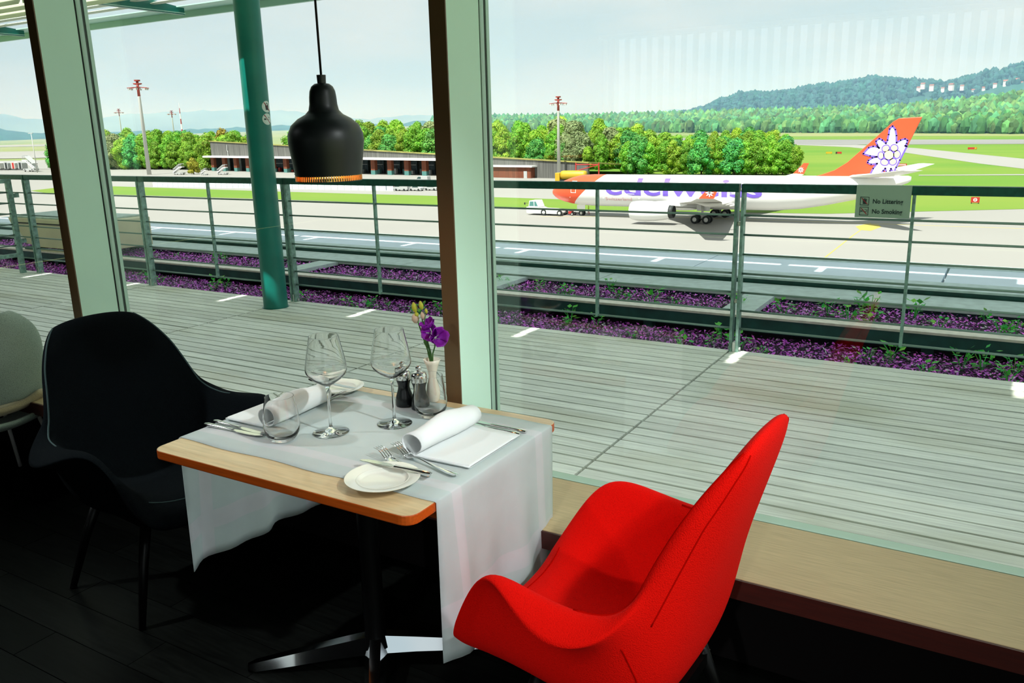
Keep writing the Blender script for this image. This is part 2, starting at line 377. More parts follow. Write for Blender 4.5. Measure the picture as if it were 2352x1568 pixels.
# ================================================================== the room
FLOOR = thing('floor', None, None, kind='structure')
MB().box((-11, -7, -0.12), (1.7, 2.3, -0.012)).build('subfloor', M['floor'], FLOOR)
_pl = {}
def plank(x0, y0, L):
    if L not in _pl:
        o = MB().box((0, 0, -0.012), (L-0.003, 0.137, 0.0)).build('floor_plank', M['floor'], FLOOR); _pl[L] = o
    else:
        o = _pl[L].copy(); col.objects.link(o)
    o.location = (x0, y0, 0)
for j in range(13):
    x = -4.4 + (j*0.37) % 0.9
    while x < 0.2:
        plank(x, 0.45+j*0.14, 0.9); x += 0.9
MB().box((-11, -7, 3.1), (1.7, 2.4, 3.2)).build('ceiling', M['ceil'])['kind'] = 'structure'
MB().box((-16, -7.3, 3.25), (2.0, 2.45, 5.2)).build('roof_shade_block', M['white'])['kind'] = 'structure'  # unseen roof, height set to shade the deck, white to bounce light
MB().box((-11.2, -7, 0), (-11, 2.3, 3.1)).build('wall_left', M['wall'])['kind'] = 'structure'
rw = MB(); rw.box((1.7, -7, 0), (1.8, 2.3, 0.12)).box((1.7, -7, 2.98), (1.8, 2.3, 3.1)).box((1.7, -7, 0.12), (1.8, -2.6, 2.98))
for yy in (-0.95, 0.7): rw.box((1.7, yy-0.03, 0.12), (1.8, yy+0.03, 2.98))
rw.build('wall_right', M['wall'])['kind'] = 'structure'
bwall = MB()
bwall.box((-11, -7.2, 0), (1.7, -7, 1.62)).box((-11, -7.2, 2.75), (1.7, -7, 3.1)).box((-11, -7.2, 1.62), (-5.2, -7, 2.75)).box((1.4, -7.2, 1.62), (1.7, -7, 2.75))
bwall.build('wall_back', M['wall'])['kind'] = 'structure'
bl = thing('vertical_blind', 'white vertical strip blind hanging in the rear window', 'blind', (0, -6.9, 0))
MB().box((-5.3, -0.03, 2.74), (1.5, 0.03, 2.8)).build('head_rail', M['white'], bl)
_s0 = None
x = -5.2
while x < 1.4:
    if _s0 is None: _s0 = MB().box((-0.048, -0.002, 1.6), (0.048, 0.002, 2.74)).build('blind_slat', M['blind'], bl); o = _s0
    else: o = _s0.copy(); col.objects.link(o)
    o.location = (x, 0, 0); o.rotation_euler = (0, 0, 0.35); x += 0.165
# front glazing
MB().box((-11, 2.20, 0.0), (1.7, 2.30, 0.385)).build('wall_front', M['wall'])['kind'] = 'structure'
_si = thing('trim_1', None, None, kind='structure')
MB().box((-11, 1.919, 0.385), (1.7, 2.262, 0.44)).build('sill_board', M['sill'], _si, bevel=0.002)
MB().box((-11, 1.912, 0.384), (1.7, 1.919, 0.4385)).build('sill_edge_shade', M['silledge'], _si)
MB().box((-11, 2.285, -0.05), (1.7, 2.33, 0.43)).build('trim_2', M['mull_out'])['kind'] = 'structure'
SP = 1.988
for k in range(-3, 2):
    xm = -1.4725 + SP*k - 0.003*(k < 0)
    mu = thing('trim_3', None, None, (xm, 0, 0), kind='structure')
    MB().box((-0.0285, 2.083, 0.44), (0.0285, 2.254, 3.1)).build('mullion_body', M['mull'], mu)
    MB().box((-0.0285, 2.078, 0.44), (0.0285, 2.083, 3.1)).build('front_face', M['mull_front'], mu)
    MB().box((-0.024, 2.254, 0.44), (0.024, 2.263, 3.1)).build('inner_gasket', M['gasket'], mu)
    MB().box((-0.027, 2.263, 0.44), (0.027, 2.284, 3.1)).build('glazing_bead', M['mull_out'], mu)
    MB().box((-0.025, 2.284, 0.0), (0.025, 2.296, 3.2)).build('outer_gasket', M['gasket'], mu)
    MB().box((-0.0285, 2.296, 0.0), (0.0285, 2.312, 3.2)).build('cover_cap', M['mull_out'], mu)
for k in range(-3, 2):
    x0 = -1.4725 + SP*k + 0.0275; x1_ = min(x0+SP-0.058, 1.69)
    p = MB().box((x0, 2.270, 0.44), (x1_, 2.276, 3.1)).build('window_%d' % (k+4), M['pane']); p['kind'] = 'structure'
MB().box((-11, 2.08, 3.04), (1.7, 2.31, 3.1)).build('trim_4', M['mull'])['kind'] = 'structure'
# unseen fill spotlights added on the ceiling to brighten table and chairs
def fill_spot(x, y, tgt, e, label, spread=45):
    t = thing('fill_spotlight', label, 'lamp', (x, y, 3.1), group='added fill spotlights on the ceiling')
    d = (Vector(tgt)-Vector((x, y, 2.92))).normalized(); q = d.to_track_quat('-Z', 'Y').to_matrix().to_4x4()
    MB().tube([(0, 0, 0), (0, 0, -0.16)], 0.012, 8).build('stem', M['lampblack'], t)
    T = Matrix.Translation((0, 0, -0.18)) @ q
    MB().lathe([(0, 0.09), (0.06, 0.08), (0.075, 0.0), (0.075, -0.07), (0.066, -0.07), (0.062, 0.0), (0, 0.01)], n=24, T=T).build('fill_spot_head', M['lampblack'], t, smooth=True, auto=40)
    ld = bpy.data.lights.new('fill_lamp', 'AREA'); ld.shape = 'DISK'; ld.size = 0.125; ld.energy = e; ld.color = (0.93, 1.0, 1.0); ld.spread = math.radians(spread)
    lo = bpy.data.objects.new('fill_lamp', ld); col.objects.link(lo); lo.parent = t; lo.matrix_local = T @ Matrix.Translation((0, 0, -0.06))
fill_spot(1.4, 0.3, (-0.5, 1.5, 0.6), DL*0.42, 'added black fill spotlight aimed at the back of the red chair', 40)
fill_spot(0.3, -4.2, (-0.75, 1.4, 0.42), DL*0.3, 'added black fill spotlight aimed at the side of the red chair', 22)
fill_spot(1.35, 1.2, (-1.6, 1.65, 0.7), DL*0.5, 'added black fill spotlight aimed at the laid table', 30)
fill_spot(-4.1, 0.3, (-2.3, 1.75, 0.45), DL*1.3, 'added black fill spotlight aimed at the black chair and hanging cloth', 50)

# ================================================================== terrace
DECK = thing('terrace_deck', None, None, kind='structure')
BAY = 2.122; JX = -1.605
MB().box((-16.5, 2.35, -0.4), (3, 5.68, -0.06)).build('deck_base', M['gasket'], DECK)
_b0 = {}
NB = 32
for bay in range(-6, 2):
    for j in range(NB):
        yb = 2.385 + j*0.1035
        if bay == -2 and j in (28, 29, 30, 31, 32): pass
        if 0 not in _b0:
            o = MB().box((0, 0, -0.024), (BAY-0.016, 0.0895, 0)).build('deck_board', M['deck'], DECK); _b0[0] = o
        else:
            o = _b0[0].copy(); col.objects.link(o)
        o.location = (JX+BAY*bay+0.006, yb, random.uniform(-0.0015, 0.0015))
# column with stickers
CX, CY, CR = -5.80, 5.39, 0.110
tag(MB().lathe([(CR+0.012, 0.001), (CR+0.012, 0.004), (CR, 0.004), (CR, 3.02), (0, 3.02)], c=(CX, CY, 0), n=48).build('round_column', M['column'], smooth=True, auto=40),
    'round dark green steel column standing on the terrace deck', 'column')
def cyl_hit(px, py):
    d = ray(px, py); ox, oy = EYE.x-CX, EYE.y-CY
    a = d.x**2+d.y**2; b = 2*(ox*d.x+oy*d.y); c = ox*ox+oy*oy-CR*CR
    t = (-b-math.sqrt(max(0, b*b-4*a*c)))/(2*a); p = EYE+d*t
    return math.atan2(p.y-CY, p.x-CX), p.z
def wrap(th, z, pts, r):
    return [Vector((CX+r*math.cos(th+u/CR), CY+r*math.sin(th+u/CR), z+v)) for u, v in pts]
def patch(mb, th, z, poly, r):
    # fan of a convex polygon, subdivided so that it follows the column
    cx = sum(p[0] for p in poly)/len(poly); cy = sum(p[1] for p in poly)/len(poly)
    rows = [[(cx+(p[0]-cx)*s_, cy+(p[1]-cy)*s_) for p in poly] for s_ in (0.02, 0.35, 0.7, 1.0)]
    mb.grid([wrap(th, z, rw, r) for rw in rows], close_u=True)
    mb.grid([wrap(th, z, rows[-1], r), wrap(th, z, rows[-1], CR-0.001)], close_u=True)
def ell(rx, ry, n=28, cx=0, cy=0): return [(cx+rx*math.cos(2*PI*k/n), cy+ry*math.sin(2*PI*k/n)) for k in range(n)]
def rot(poly, a, cx=0, cy=0): return [(cx+x*math.cos(a)-y*math.sin(a), cy+x*math.sin(a)+y*math.cos(a)) for x, y in poly]
for i, (px, py) in enumerate(((612, 245), (613.5, 273.5))):
    th, z = cyl_hit(px, py); th += 0.03
    t = thing('round_sticker', ('round white sticker with a crossed-out litter bin on the green column', 'round white sticker with a crossed-out cigarette on the green column')[i], 'sticker', group='round prohibition stickers on the green column')
    mb = MB(); patch(mb, th, z, ell(0.052, 0.049), CR+0.0015); mb.build('disc', M['sticker'], t)
    mb = MB()
    if i == 0:
        patch(mb, th, z, [(-0.015, -0.028), (0.015, -0.028), (0.02, 0.018), (-0.02, 0.018)], CR+0.0025); patch(mb, th, z, [(-0.023, 0.020), (0.023, 0.020), (0.023, 0.026), (-0.023, 0.026)], CR+0.0025)
        patch(mb, th, z, [(-0.005, 0.027), (0.005, 0.027), (0.005, 0.033), (-0.005, 0.033)], CR+0.0025)
    else:
        patch(mb, th, z, [(-0.036, -0.006), (-0.016, -0.006), (-0.016, 0.006), (-0.036, 0.006)], CR+0.0025); patch(mb, th, z, [(-0.014, -0.006), (0.028, -0.006), (0.028, -0.003), (-0.014, -0.003)], CR+0.0025)
        patch(mb, th, z, [(0.020, 0.004), (0.030, 0.014), (0.010, 0.020), (0.012, 0.016), (0.024, 0.012)], CR+0.0025)
    mb.build('pictogram', M['signink'], t)
    mb = MB(); patch(mb, th, z, rot([(-0.047, -0.0035), (0.047, -0.0035), (0.047, 0.0035), (-0.047, 0.0035)], -0.85), CR+0.0035); mb.build('slash', M['signred'], t)

# railing, one framed panel per bay
RY = 5.66; RODS = (0.954, 0.822, 0.689, 0.556, 0.423, 0.294, 0.166)
def railing(L):
    t = thing('railing_panel', 'galvanised railing panel', 'railing')
    MB().box((0.008, -0.025, 1.109), (L-0.008, 0.035, 1.164)).build('top_rail', M['rail'], t, bevel=0.003)
    for xx in (0.022, L-0.022):
        po = MB().box((xx-0.010, -0.03, 0.0), (xx+0.010, 0.03, 1.109)).build('post', M['galv'], t, bevel=0.002)
        for zz in (0.02, ):
            MB().tube([(xx-0.021, 0, zz), (xx+0.021, 0, zz)], 0.012, 10).build('foot_bolt', M['white_m'], po)
    MB().box((L/2-0.009, -0.015, 0.155), (L/2+0.009, 0.015, 1.109)).build('baluster', M['galv'], t)
    r0 = None
    for z in RODS:
        if r0 is None: r0 = MB().tube([(0.02, 0, 0), (L-0.02, 0, 0)], 0.0075, 8).build('rod', M['rod'], t, smooth=True)
        else: q = r0.copy(); col.objects.link(q); r0_ = q; r0_.location = (0, 0, z); continue
        r0.location = (0, 0, z)
    for zz in (0.895, 0.36):
        MB().tube([(-0.010, 0, zz), (0.012, 0, zz)], 0.014, 12).build('spacer_bolt', M['beamtop'], t)
    MB().box((-0.010, -0.024, 0.0), (0.0118, 0.024, 0.07)).build('foot_bracket', M['white'], t, bevel=0.004)
    return t
rp0 = railing(BAY)
labs = {0: 'railing panel with a grey sign hanging from its top rail', -1: 'railing panel between the double post and the aluminium mullion', -2: 'railing panel seen beside the black pendant lamp',
        -3: 'railing panel directly behind the green column', -4: 'railing panel beside the beige machine', -5: 'railing panel next to the side gate', -6: 'far end railing panel past the side gate'}
for bay in range(-6, 1):
    r = rp0 if bay == -6 else dup(rp0)
    r.location = (JX+BAY*bay+0.03, RY, 0); r['label'] = labs[bay]; r['group'] = 'terrace railing panels'
# sign hanging on the top rail
sg = thing('notice_plate', 'grey notice plate reading No Littering and No Smoking on the railing', 'sign', (-0.842, RY-0.036, 0.968))
SW, SH = 0.314, 0.199
MB().box((0, 0, 0), (SW, 0.003, SH)).build('plate', M['signgrey'], sg)
MB().box((-0.0, 0.004, SH-0.03), (SW, 0.03, SH+0.0)).build('hook', M['signgrey'], sg)
TX = Matrix.Translation((0, -0.0012, 0)) @ Matrix.Rotation(PI/2, 4, 'X')
for i, (word, zz) in enumerate((('No Littering', 0.088), ('No Smoking', 0.026))):
    text_mesh('lettering', word, 0.0385, M['signink'], sg, Matrix.Translation((0.098, -0.0012, zz)) @ Matrix.Rotation(PI/2, 4, 'X'), depth=0.0008, bold=0.0007, sx=0.9)
    z0 = zz-0.013; s = 0.052; x0 = 0.026
    fr = MB()
    for a, b in (((x0, 0, z0), (x0+s, 0, z0+0.003)), ((x0, 0, z0+s-0.003), (x0+s, 0, z0+s)), ((x0, 0, z0), (x0+0.003, 0, z0+s)), ((x0+s-0.003, 0, z0), (x0+s, 0, z0+s))):
        fr.box((a[0], -0.0016, a[2]), (b[0], 0, b[2]))
    fr.build('icon_frame', M['signink'], sg)
    cx, cz = x0+s/2, z0+s/2; ic = MB()
    def pr(poly, d): ic.prism([(cx+u, cz+v) for u, v in poly], -d, 0, 'y')
    if i == 0:
        pr([(-0.009, -0.018), (0.009, -0.018), (0.012, 0.009), (-0.012, 0.009)], 0.0016); pr([(-0.014, 0.0105), (0.014, 0.0105), (0.014, 0.0135), (-0.014, 0.0135)], 0.0016); pr([(-0.003, 0.0135), (0.003, 0.0135), (0.003, 0.017), (-0.003, 0.017)], 0.0016)
    else:
        pr([(-0.020, -0.003), (-0.009, -0.003), (-0.009, 0.003), (-0.020, 0.003)], 0.0016); pr([(-0.008, -0.003), (0.018, -0.003), (0.018, -0.0015), (-0.008, -0.0015)], 0.0016)
        pr([(0.012, 0.002), (0.018, 0.002), (0.018, 0.009), (0.004, 0.012), (0.004, 0.010), (0.016, 0.0075), (0.016, 0.0035), (0.012, 0.0035)], 0.0016)
    ic.build('pictogram', M['signink'], sg)
    b = MB(); b.prism([(cx+u, cz+v) for u, v in rot([(-0.025, -0.0022), (0.025, -0.0022), (0.025, 0.0022), (-0.025, 0.0022)], -0.82)], -0.0026, 0, 'y'); b.build('slash', M['signred'], sg)
# side gate returning from the railing towards the building
ga = thing('side_gate', 'framed galvanised gate standing square to the railing at its far end', 'gate', (-10.24, 5.58, 0))
MB().box((-0.02, -0.06, 0.0), (0.02, 0.0, 1.12)).build('post', M['galv'], ga)
MB().box((-0.02, -1.25, 1.075), (0.02, -0.06, 1.12)).build('top_bar', M['galv'], ga)
MB().box((-0.02, -1.25, 0.20), (0.02, -0.06, 0.245)).build('bottom_bar', M['galv'], ga)
MB().box((-0.02, -1.29, 0.0), (0.02, -1.25, 1.12)).build('end_post', M['galv'], ga)
for zz in (0.90, 0.36): MB().box((-0.01, 0, zz), (0.01, 0.07, zz+0.05)).build('hinge_strap', M['galv'], ga)
for k in range(6):
    MB().tube([(0, -1.25, 0.34+0.125*k), (0, -0.05, 0.34+0.125*k)], 0.008, 8).build('rod', M['rod'], ga, smooth=True)

# planting strips, rails of the facade machine, coping
MB().box((-16.5, 5.68, -0.5), (3, 6.57, -0.09)).box((-16.5, 6.57, -0.5), (3, 8.15, 0.022)).build('planter_bed', M['soil'])['kind'] = 'structure'
lf = MB()
for i in range(48000):
    x = random.uniform(-13.5, 1.2); near = random.random() < 0.55
    y = random.uniform(5.70, 6.38) if near else random.uniform(6.60, 7.27)
    c = Vector((x, y, (-0.086 if near else 0.026) + random.random()*0.04)); s = random.uniform(0.008, 0.017); lf.cur = 1 if random.random() < 0.10 else 0
    a = Vector((random.uniform(-1, 1), random.uniform(-1, 1), random.uniform(-0.45, 0.45))).normalized(); b = a.cross(Vector((random.uniform(-.5, .5), random.uniform(-.5, .5), 1))).normalized()*0.7
    lf.add([c-a*s, c+b*s*0.8, c+a*s*1.2, c-b*s*0.8], [(0, 1, 2, 3)])
tag(lf.build('purple_ground_cover', [M['purple'], M['paleleaf']]), 'low purple ground cover leaves filling the planting strips beyond the railing', 'ground cover', kind='stuff')
weeds = []
for v in range(4):
    random.seed(40+v); mb = MB()
    for k in range(16):
        a = random.uniform(0, 2*PI); rr = random.uniform(0.01, 0.05); h = random.uniform(0.02, 0.11)
        c = Vector((rr*math.cos(a), rr*math.sin(a), h)); s = random.uniform(0.012, 0.026)
        u = Vector((math.cos(a+random.uniform(-1, 1)), math.sin(a+random.uniform(-1, 1)), random.uniform(-0.3, 0.5))).normalized(); w2 = u.cross(Vector((0, 0, 1))).normalized()
        mb.add([c, c+u*s+w2*s*0.7, c+u*s*2, c+u*s-w2*s*0.7], [(0, 1, 2, 3)])
    stt = MB()
    for k in range(5):
        a = random.uniform(0, 2*PI); stt.tube([(0, 0, -0.01), (0.02*math.cos(a), 0.02*math.sin(a), 0.05), (0.05*math.cos(a), 0.05*math.sin(a), 0.09)], 0.0018, 5)
    weeds.append((mb, stt))
random.seed(11)
wt = []
for v, (mb, stt) in enumerate(weeds):
    t = thing('weed', 'small bright green weed sprouting through the purple ground cover', 'weed', group='green weeds in the planting strips')
    mb.build('leaf_cluster', M['weed'], t); stt.build('stalk', M['weed'], t); wt.append(t)
wpx = [(640, 690), (2050, 880-60), (2290, 830), (1980, 710), (2255, 845), (2140, 800), (345, 640), (1370, 745), (1425, 735), (1310, 735), (850, 700), (700, 690), (1205, 715), (1960, 800), (1905, 790), (1740, 775), (2210, 840), (2330, 850), (2000, 715), (2100, 725)]
cnt = 0
def wlab(t, k):
    t['label'] = ('round-leaved', 'bushy', 'spreading', 'sparse')[k % 4]+' green weed '+('in the purple strip beside the deck edge' if t.location.y < 6.5 else 'in the purple strip between track rail and ledge')
for px, py in wpx:
    p = at_z(px, py, -0.06)
    if p.y > 6.3: p = at_z(px, py, 0.05); p.y = min(max(p.y, 6.70), 7.18)
    p.y = max(p.y, 5.78)
    t = wt[cnt] if cnt < 4 else dup(wt[cnt % 4]); t.location = (p.x, p.y, -0.088 if p.y < 6.5 else 0.024); t.rotation_euler = (0, 0, random.uniform(0, 6)); s = random.uniform(1.0, 1.6); wlab(t, cnt); t.scale = (s, s, s); cnt += 1
for i in range(70):
    x = random.uniform(-9.5, 0.9); y = random.choice((random.uniform(5.77, 6.28), random.uniform(6.69, 7.18)))
    t = dup(wt[i % 4]); t.location = (x, y, -0.088 if y < 6.5 else 0.024); wlab(t, i); t.rotation_euler = (0, 0, random.uniform(0, 6)); s = random.uniform(0.5, 1.3); t.scale = (s, s, s)
def rail_beam(name, label, y0, y1, z0, z1, top):
    t = thing(name, label, 'beam')
    MB().box((-16.5, y0, z0+0.005), (3, y0+0.02, z1-0.018)).build('web', M['ibeam'], t)
    MB().box((-16.5, y0-0.012, z1-0.018), (3, y1, z1)).build('top_flange', top, t)
    MB().box((-16.5, y0-0.012, z0-0.008), (3, y1, z0+0.006)).build('bottom_flange', M['ibeam'], t)
    for k in range(9):
        MB().box((-15.3+2.122*k, y0+0.03, -0.14), (-15.22+2.122*k, y0+0.11, z0)).build('foot', M['ibeam'], t)
rail_beam('crane_rail', 'dark green steel track rail with a top coloured sunlit cream nearest the railing', 6.40, 6.56, -0.02, 0.095, M['beamtop'])
lg = thing('walkway_ledge', 'pale grey stone walkway ledge between the two planting strips', 'ledge')
for k in range(8):
    MB().box((-15.4+2.4*k, 7.28, 0.065), (-15.4+2.4*k+2.39, 7.72, 0.105)).build('ledge_slab', M['slab'], lg)
MB().box((-16.5, 7.32, -0.13), (3, 7.36, 0.065)).build('ledge_support', M['ibeam'], lg)
rail_beam('upper_rail', 'dark green steel track rail running along the roof coping', 7.75, 8.09, 0.10, 0.160, M['slab'])
sb0 = None
for k, xx in enumerate((-10.9, -6.86, -4.3, -1.82)):
    o = MB().box((-0.13, 6.57, 0.05), (0.13, 7.28, 0.09)).build('cross_slab', M['slab']) if k == 0 else sb0.copy()
    if k: col.objects.link(o)
    else: sb0 = o
    o.location = (xx, 0, 0)
    tag(o, ('pale cross slab beside the beige machine', 'pale cross slab next to the green column', 'pale cross slab hidden partly by the mullion', 'pale cross slab behind the double railing post')[k], 'slab', 'pale cross slabs bridging the far planting strip')
cp = thing('roof_coping', None, None, kind='structure')
for xx, L in ((-16.4, 2.6), (-13.8, 2.6), (-11.2, 2.6), (-8.6, 2.9), (-5.7, 3.0), (-2.70, 2.25), (-0.44, 3.4)):
    MB().box((xx, 8.10, 0.10), (xx+L-0.012, 8.96, 0.155)).build('coping_panel', M['coping'], cp)
MB().box((-16.5, 8.93, 0.10), (3, 8.99, 0.185)).build('coping_kerb', M['slab'], cp)
MB().box((-16.5, 8.1, -15.0), (3, 8.9, 0.10)).build('parapet', M['concrete'], cp)
# beige facade access machine
mc = thing('facade_machine', 'beige enamelled facade access machine parked on the track rails', 'machine', (-11.0, 6.85, 0.10))
MB().prism([(-1.10, 0.42), (-1.02, 0.30), (-1.02, 0.20), (-0.92, 0.10), (-0.50, 0.03), (0.60, 0.03), (0.72, 0.10), (0.98, 0.04), (0.98, 0.42)], -0.38, 0.38, 'y').build('hull', M['beige'], mc, bevel=0.012)
MB().box((-1.08, -0.36, 0.42), (0.80, 0.36, 0.445)).build('lid', M['slab'], mc, bevel=0.006)
MB().prism([(-1.0, 0.30), (-0.96, 0.34), (-0.72, 0.10), (-0.76, 0.08)], -0.395, -0.38, 'y').build('trim_strip', M['white'], mc)
MB().box((-0.52, -0.392, 0.05), (-0.505, -0.38, 0.20)).build('panel_joint', M['beamtop'], mc)
MB().box((-0.9, -0.388, 0.345), (0.7, -0.38, 0.362)).build('vent_slot', M['dark'], mc)
MB().box((0.74, -0.34, 0.04), (0.94, 0.34, 0.10)).build('drive_box', M['white_m'], mc, bevel=0.01)
for sx in (-0.6, 0.5):
    MB().box((sx-0.12, -0.42, -0.003), (sx+0.12, 0.42, 0.03)).build('bogie', M['ibeam'], mc)

# sun canopy of louvres carried by beams
cn = thing('louvre_canopy', 'sun canopy of long pale louvre blades on dark green beams above the terrace', 'canopy')
MB().box((-19, 7.28, 2.96), (5, 7.32, 3.03)).build('fascia', M['fascia'], cn)
MB().box((-19, 6.99, 3.03), (5, 7.33, 3.042)).build('fascia_plate', M['fascia'], cn)
BX = [-8.72+3.35*k for k in range(-3, 5)]
for bx_ in BX:
    MB().prism([(2.45, 2.98), (7.10, 2.955), (7.10, 3.03), (6.2, 3.13), (2.45, 3.16)], bx_-0.03, bx_+0.03, 'x').build('beam', M['column'], cn)
    MB().box((bx_-0.045, 2.45, 2.966), (bx_+0.045, 7.10, 2.974)).build('beam_flange', M['fascia'], cn)
def blade(x0, x1, y, steep, name='louvre_blade'):
    ang = math.radians(75 if steep else 11); w2 = 0.178 if steep else 0.132      # unseen rows nearer the building, tilted steep to pass skylight to the deck
    prof = []
    for k in range(12):
        a = 2*PI*k/12; u = w2*math.cos(a); v = 0.017*math.sin(a)
        prof.append((y+u*math.cos(ang)-v*math.sin(ang), 3.055+u*math.sin(ang)+v*math.cos(ang)))
    return MB().prism(prof, x0, x1, 'x').build(name, M['louvre'], cn, smooth=True, auto=50)
bl0 = {}
yb = 3.64; row = 0
while yb < 6.80:
    slit = row in (0, 1) or yb > 6.6
    for k in range(len(BX)-1):
        a, b = BX[k]+0.035, BX[k+1]-0.035
        segs = [(a, b)]
        if row in (0, 4) and abs(BX[k]+8.72) < 0.1: segs = [(a, a+0.31), (a+0.37, a+1.99), (a+2.05, a+2.765), (a+2.865, b)] if row == 0 else [(a, a+2.765), (a+2.865, b)]
        elif slit: segs = [(a, a+0.31), (a+0.37, a+1.99), (a+2.05, b)]
        for s0, s1 in segs:
            key = (round(s1-s0, 3), yb < 5.9)
            if key not in bl0: o = blade(0, s1-s0, 0, yb < 5.9); bl0[key] = o
            else: o = bl0[key].copy(); col.objects.link(o)
            o.location = (s0, yb, 0)
    yb += 0.26; row += 1

# ================================================================== table
TZ = 0.73; TX0, TX1, TY0, TY1 = -1.98, -1.08, 1.336, 2.05
def rrect(x0, x1, y0, y1, r, n=6):
    p = []
    for cx, cy, a0 in ((x1-r, y1-r, 0), (x0+r, y1-r, PI/2), (x0+r, y0+r, PI), (x1-r, y0+r, 1.5*PI)):
        for k in range(n+1): a = a0+PI/2*k/n; p.append((cx+r*math.cos(a), cy+r*math.sin(a)))
    return p
tb = thing('dining_table', 'oak dining table with rounded corners and a polished star base', 'table')
_tt = MB().prism(rrect(TX0, TX1, TY0, TY1, 0.035), TZ-0.026, TZ); _tt.mi = [0, 0]+[1]*(len(_tt.f)-2)
_tt.build('tabletop', [M['table'], M['edge']], tb, bevel=0.003)
MB().box((TX0+0.16, TY0+0.14, TZ-0.07), (TX1-0.03, TY1-0.14, TZ-0.026)).build('under_frame', M['edge'], tb)
tcx, tcy = (TX0+TX1)/2, (TY0+TY1)/2
MB().lathe([(0.045, 0.05), (0.032, 0.09), (0.03, TZ-0.07), (0.09, TZ-0.07)], c=(tcx, tcy, 0), n=24).build('pedestal', M['leg'], tb, smooth=True, auto=40)
for k in range(4):
    a = math.radians(38)+k*PI/2; T = Matrix.Translation((tcx, tcy, 0)) @ Matrix.Rotation(a, 4, 'Z')
    rows = []
    for s_, wd, h0, h1 in ((0.02, 0.034, 0.035, 0.085), (0.12, 0.032, 0.03, 0.07), (0.24, 0.028, 0.018, 0.05), (0.36, 0.022, 0.006, 0.03), (0.385, 0.012, 0.004, 0.022)):
        rows.append([T @ Vector(q) for q in ((s_, -wd, h0), (s_, -wd*0.5, h1), (s_, wd*0.5, h1), (s_, wd, h0))])
    mb = MB(); mb.grid(rows, close_u=True); mb.add(rows[0], [(0, 1, 2, 3)]); mb.add(rows[-1], [(3, 2, 1, 0)])
    mb.build('star_leg', M['chrome'], tb, smooth=True, auto=50)
# table runner
ru = MB(); RZ = TZ+0.002; ny = 28; Y0, Y1 = 1.43, 2.002
path = []
for k in range(15): path.append(('L', k/14))
for k in range(25): path.append(('T', k/24))
for k in range(15): path.append(('R', k/14))
rows = []
for kind, t in path:
    r_ = []
    for j in range(ny+1):
        y = Y0+(Y1-Y0)*j/ny
        if kind == 'T':
            x = TX0-0.001+(TX1-TX0+0.002)*t; z = RZ + 0.0012*noise.noise(Vector((x*7, y*7, 1.0))); yy = y + 0.004*math.sin(x*19+(0 if j else 1))*(1 if j in (0, ny) else 0.6)
        else:
            d = (1-t) if kind == 'L' else t; d_ = d*0.425
            wob = 0.016*d*math.sin(y*21+1.2) + 0.010*d*math.sin(y*43) + 0.014*d
            x = (TX0-0.004-wob) if kind == 'L' else (TX1+0.004+wob); z = RZ-0.004-d_+0.006*d*math.sin(y*9)
            yy = y + (0.012*d*(0.5-j/ny)*-1)
        r_.append(Vector((x, yy, z)))
    rows.append(r_)
n0 = len(ru.f); ru.grid(rows)
for i, f_ in enumerate(ru.f):
    j = i % ny; ru.mi[i] = 1 if j in (3, 4, ny-5, ny-4) else 0
    rw = i//ny
    if rw in (3, 4) or rw in (len(rows)-6, len(rows)-5): ru.mi[i] = 1
tag(ru.build('table_runner', [M['linen'], M['linen_band']], smooth=True, solid=0.0016), 'white linen runner with woven satin stripes draped across the oak table', 'table runner')
TS = RZ+0.002      # surface of the cloth
# napkins, rolled along one side
def napkin(x_flat, x_roll, y0, y1, skew, label):
    s_ = 1 if x_flat > x_roll else -1; r = 0.034; pth = []
    for k in range(7): t = k/6; pth.append((x_flat+(x_roll-x_flat)*t, 0.006))
    a0 = -PI/2
    for k in range(1, 17):
        a = a0 - s_*(k/16)*PI*1.86; rr = r*(1-0.10*k/16); pth.append((x_roll+rr*math.cos(a), 0.006+r+rr*math.sin(a)))
    mb = MB(); rows = []
    for j in range(9):
        t = j/8; y = y0+(y1-y0)*t
        rows.append([Vector((x+skew*t*(1 if k > 6 else (k/6)), y+0.05*(1-min(1, k/6))*(-0.25)*(t), TS+z*(1+0.12*math.sin(7*t+k*0.3)*(k > 8)))) for k, (x, z) in enumerate(pth)])
    mb.grid(rows)
    t = thing('napkin', label, 'napkin', group='folded white napkins on the table')
    mb.build('rolled_cloth', M['napkin'], t, smooth=True, solid=0.003)
    MB().prism([(x_flat, y0+0.004), (x_roll, y0), (x_roll+skew*0.9, y1-0.02), (x_flat, y1-0.045)], TS, TS+0.010).build('folded_layer', M['napkin'], t, bevel=0.004)
napkin(-1.108, -1.286, 1.616, 1.885, 0.012, 'white folded napkin with a rolled edge in front of the red chair')
napkin(-1.972, -1.796, 1.590, 1.850, -0.02, 'white folded napkin with a rolled edge in front of the black chair')
# plates
def plate(x, y, r, label):
    t = thing('side_plate', label, 'plate', (x, y, TS), group='cream side plates')
    k = r/0.093
    MB().lathe([(0, 0.004), (0.052*k, 0.004), (0.058*k, 0.006), (0.062*k, 0.011), (0.066*k, 0.0125), (0.090*k, 0.018), (0.093*k, 0.018), (0.0925*k, 0.0165), (0.066*k, 0.009), (0.058*k, 0.0), (0, 0.0)], n=64).build('dish', M['porcelain'], t, smooth=True, auto=60)
    MB().lathe([(0.0615*k, 0.0112), (0.063*k, 0.0135), (0.0655*k, 0.0128)], n=64).build('well_ring', M['porcelain'], t, smooth=True)
plate(-1.252, 1.452, 0.093, 'cream side plate at the table edge by the two forks')
plate(-1.858, 1.968, 0.082, 'cream side plate near the window behind the wine glass')
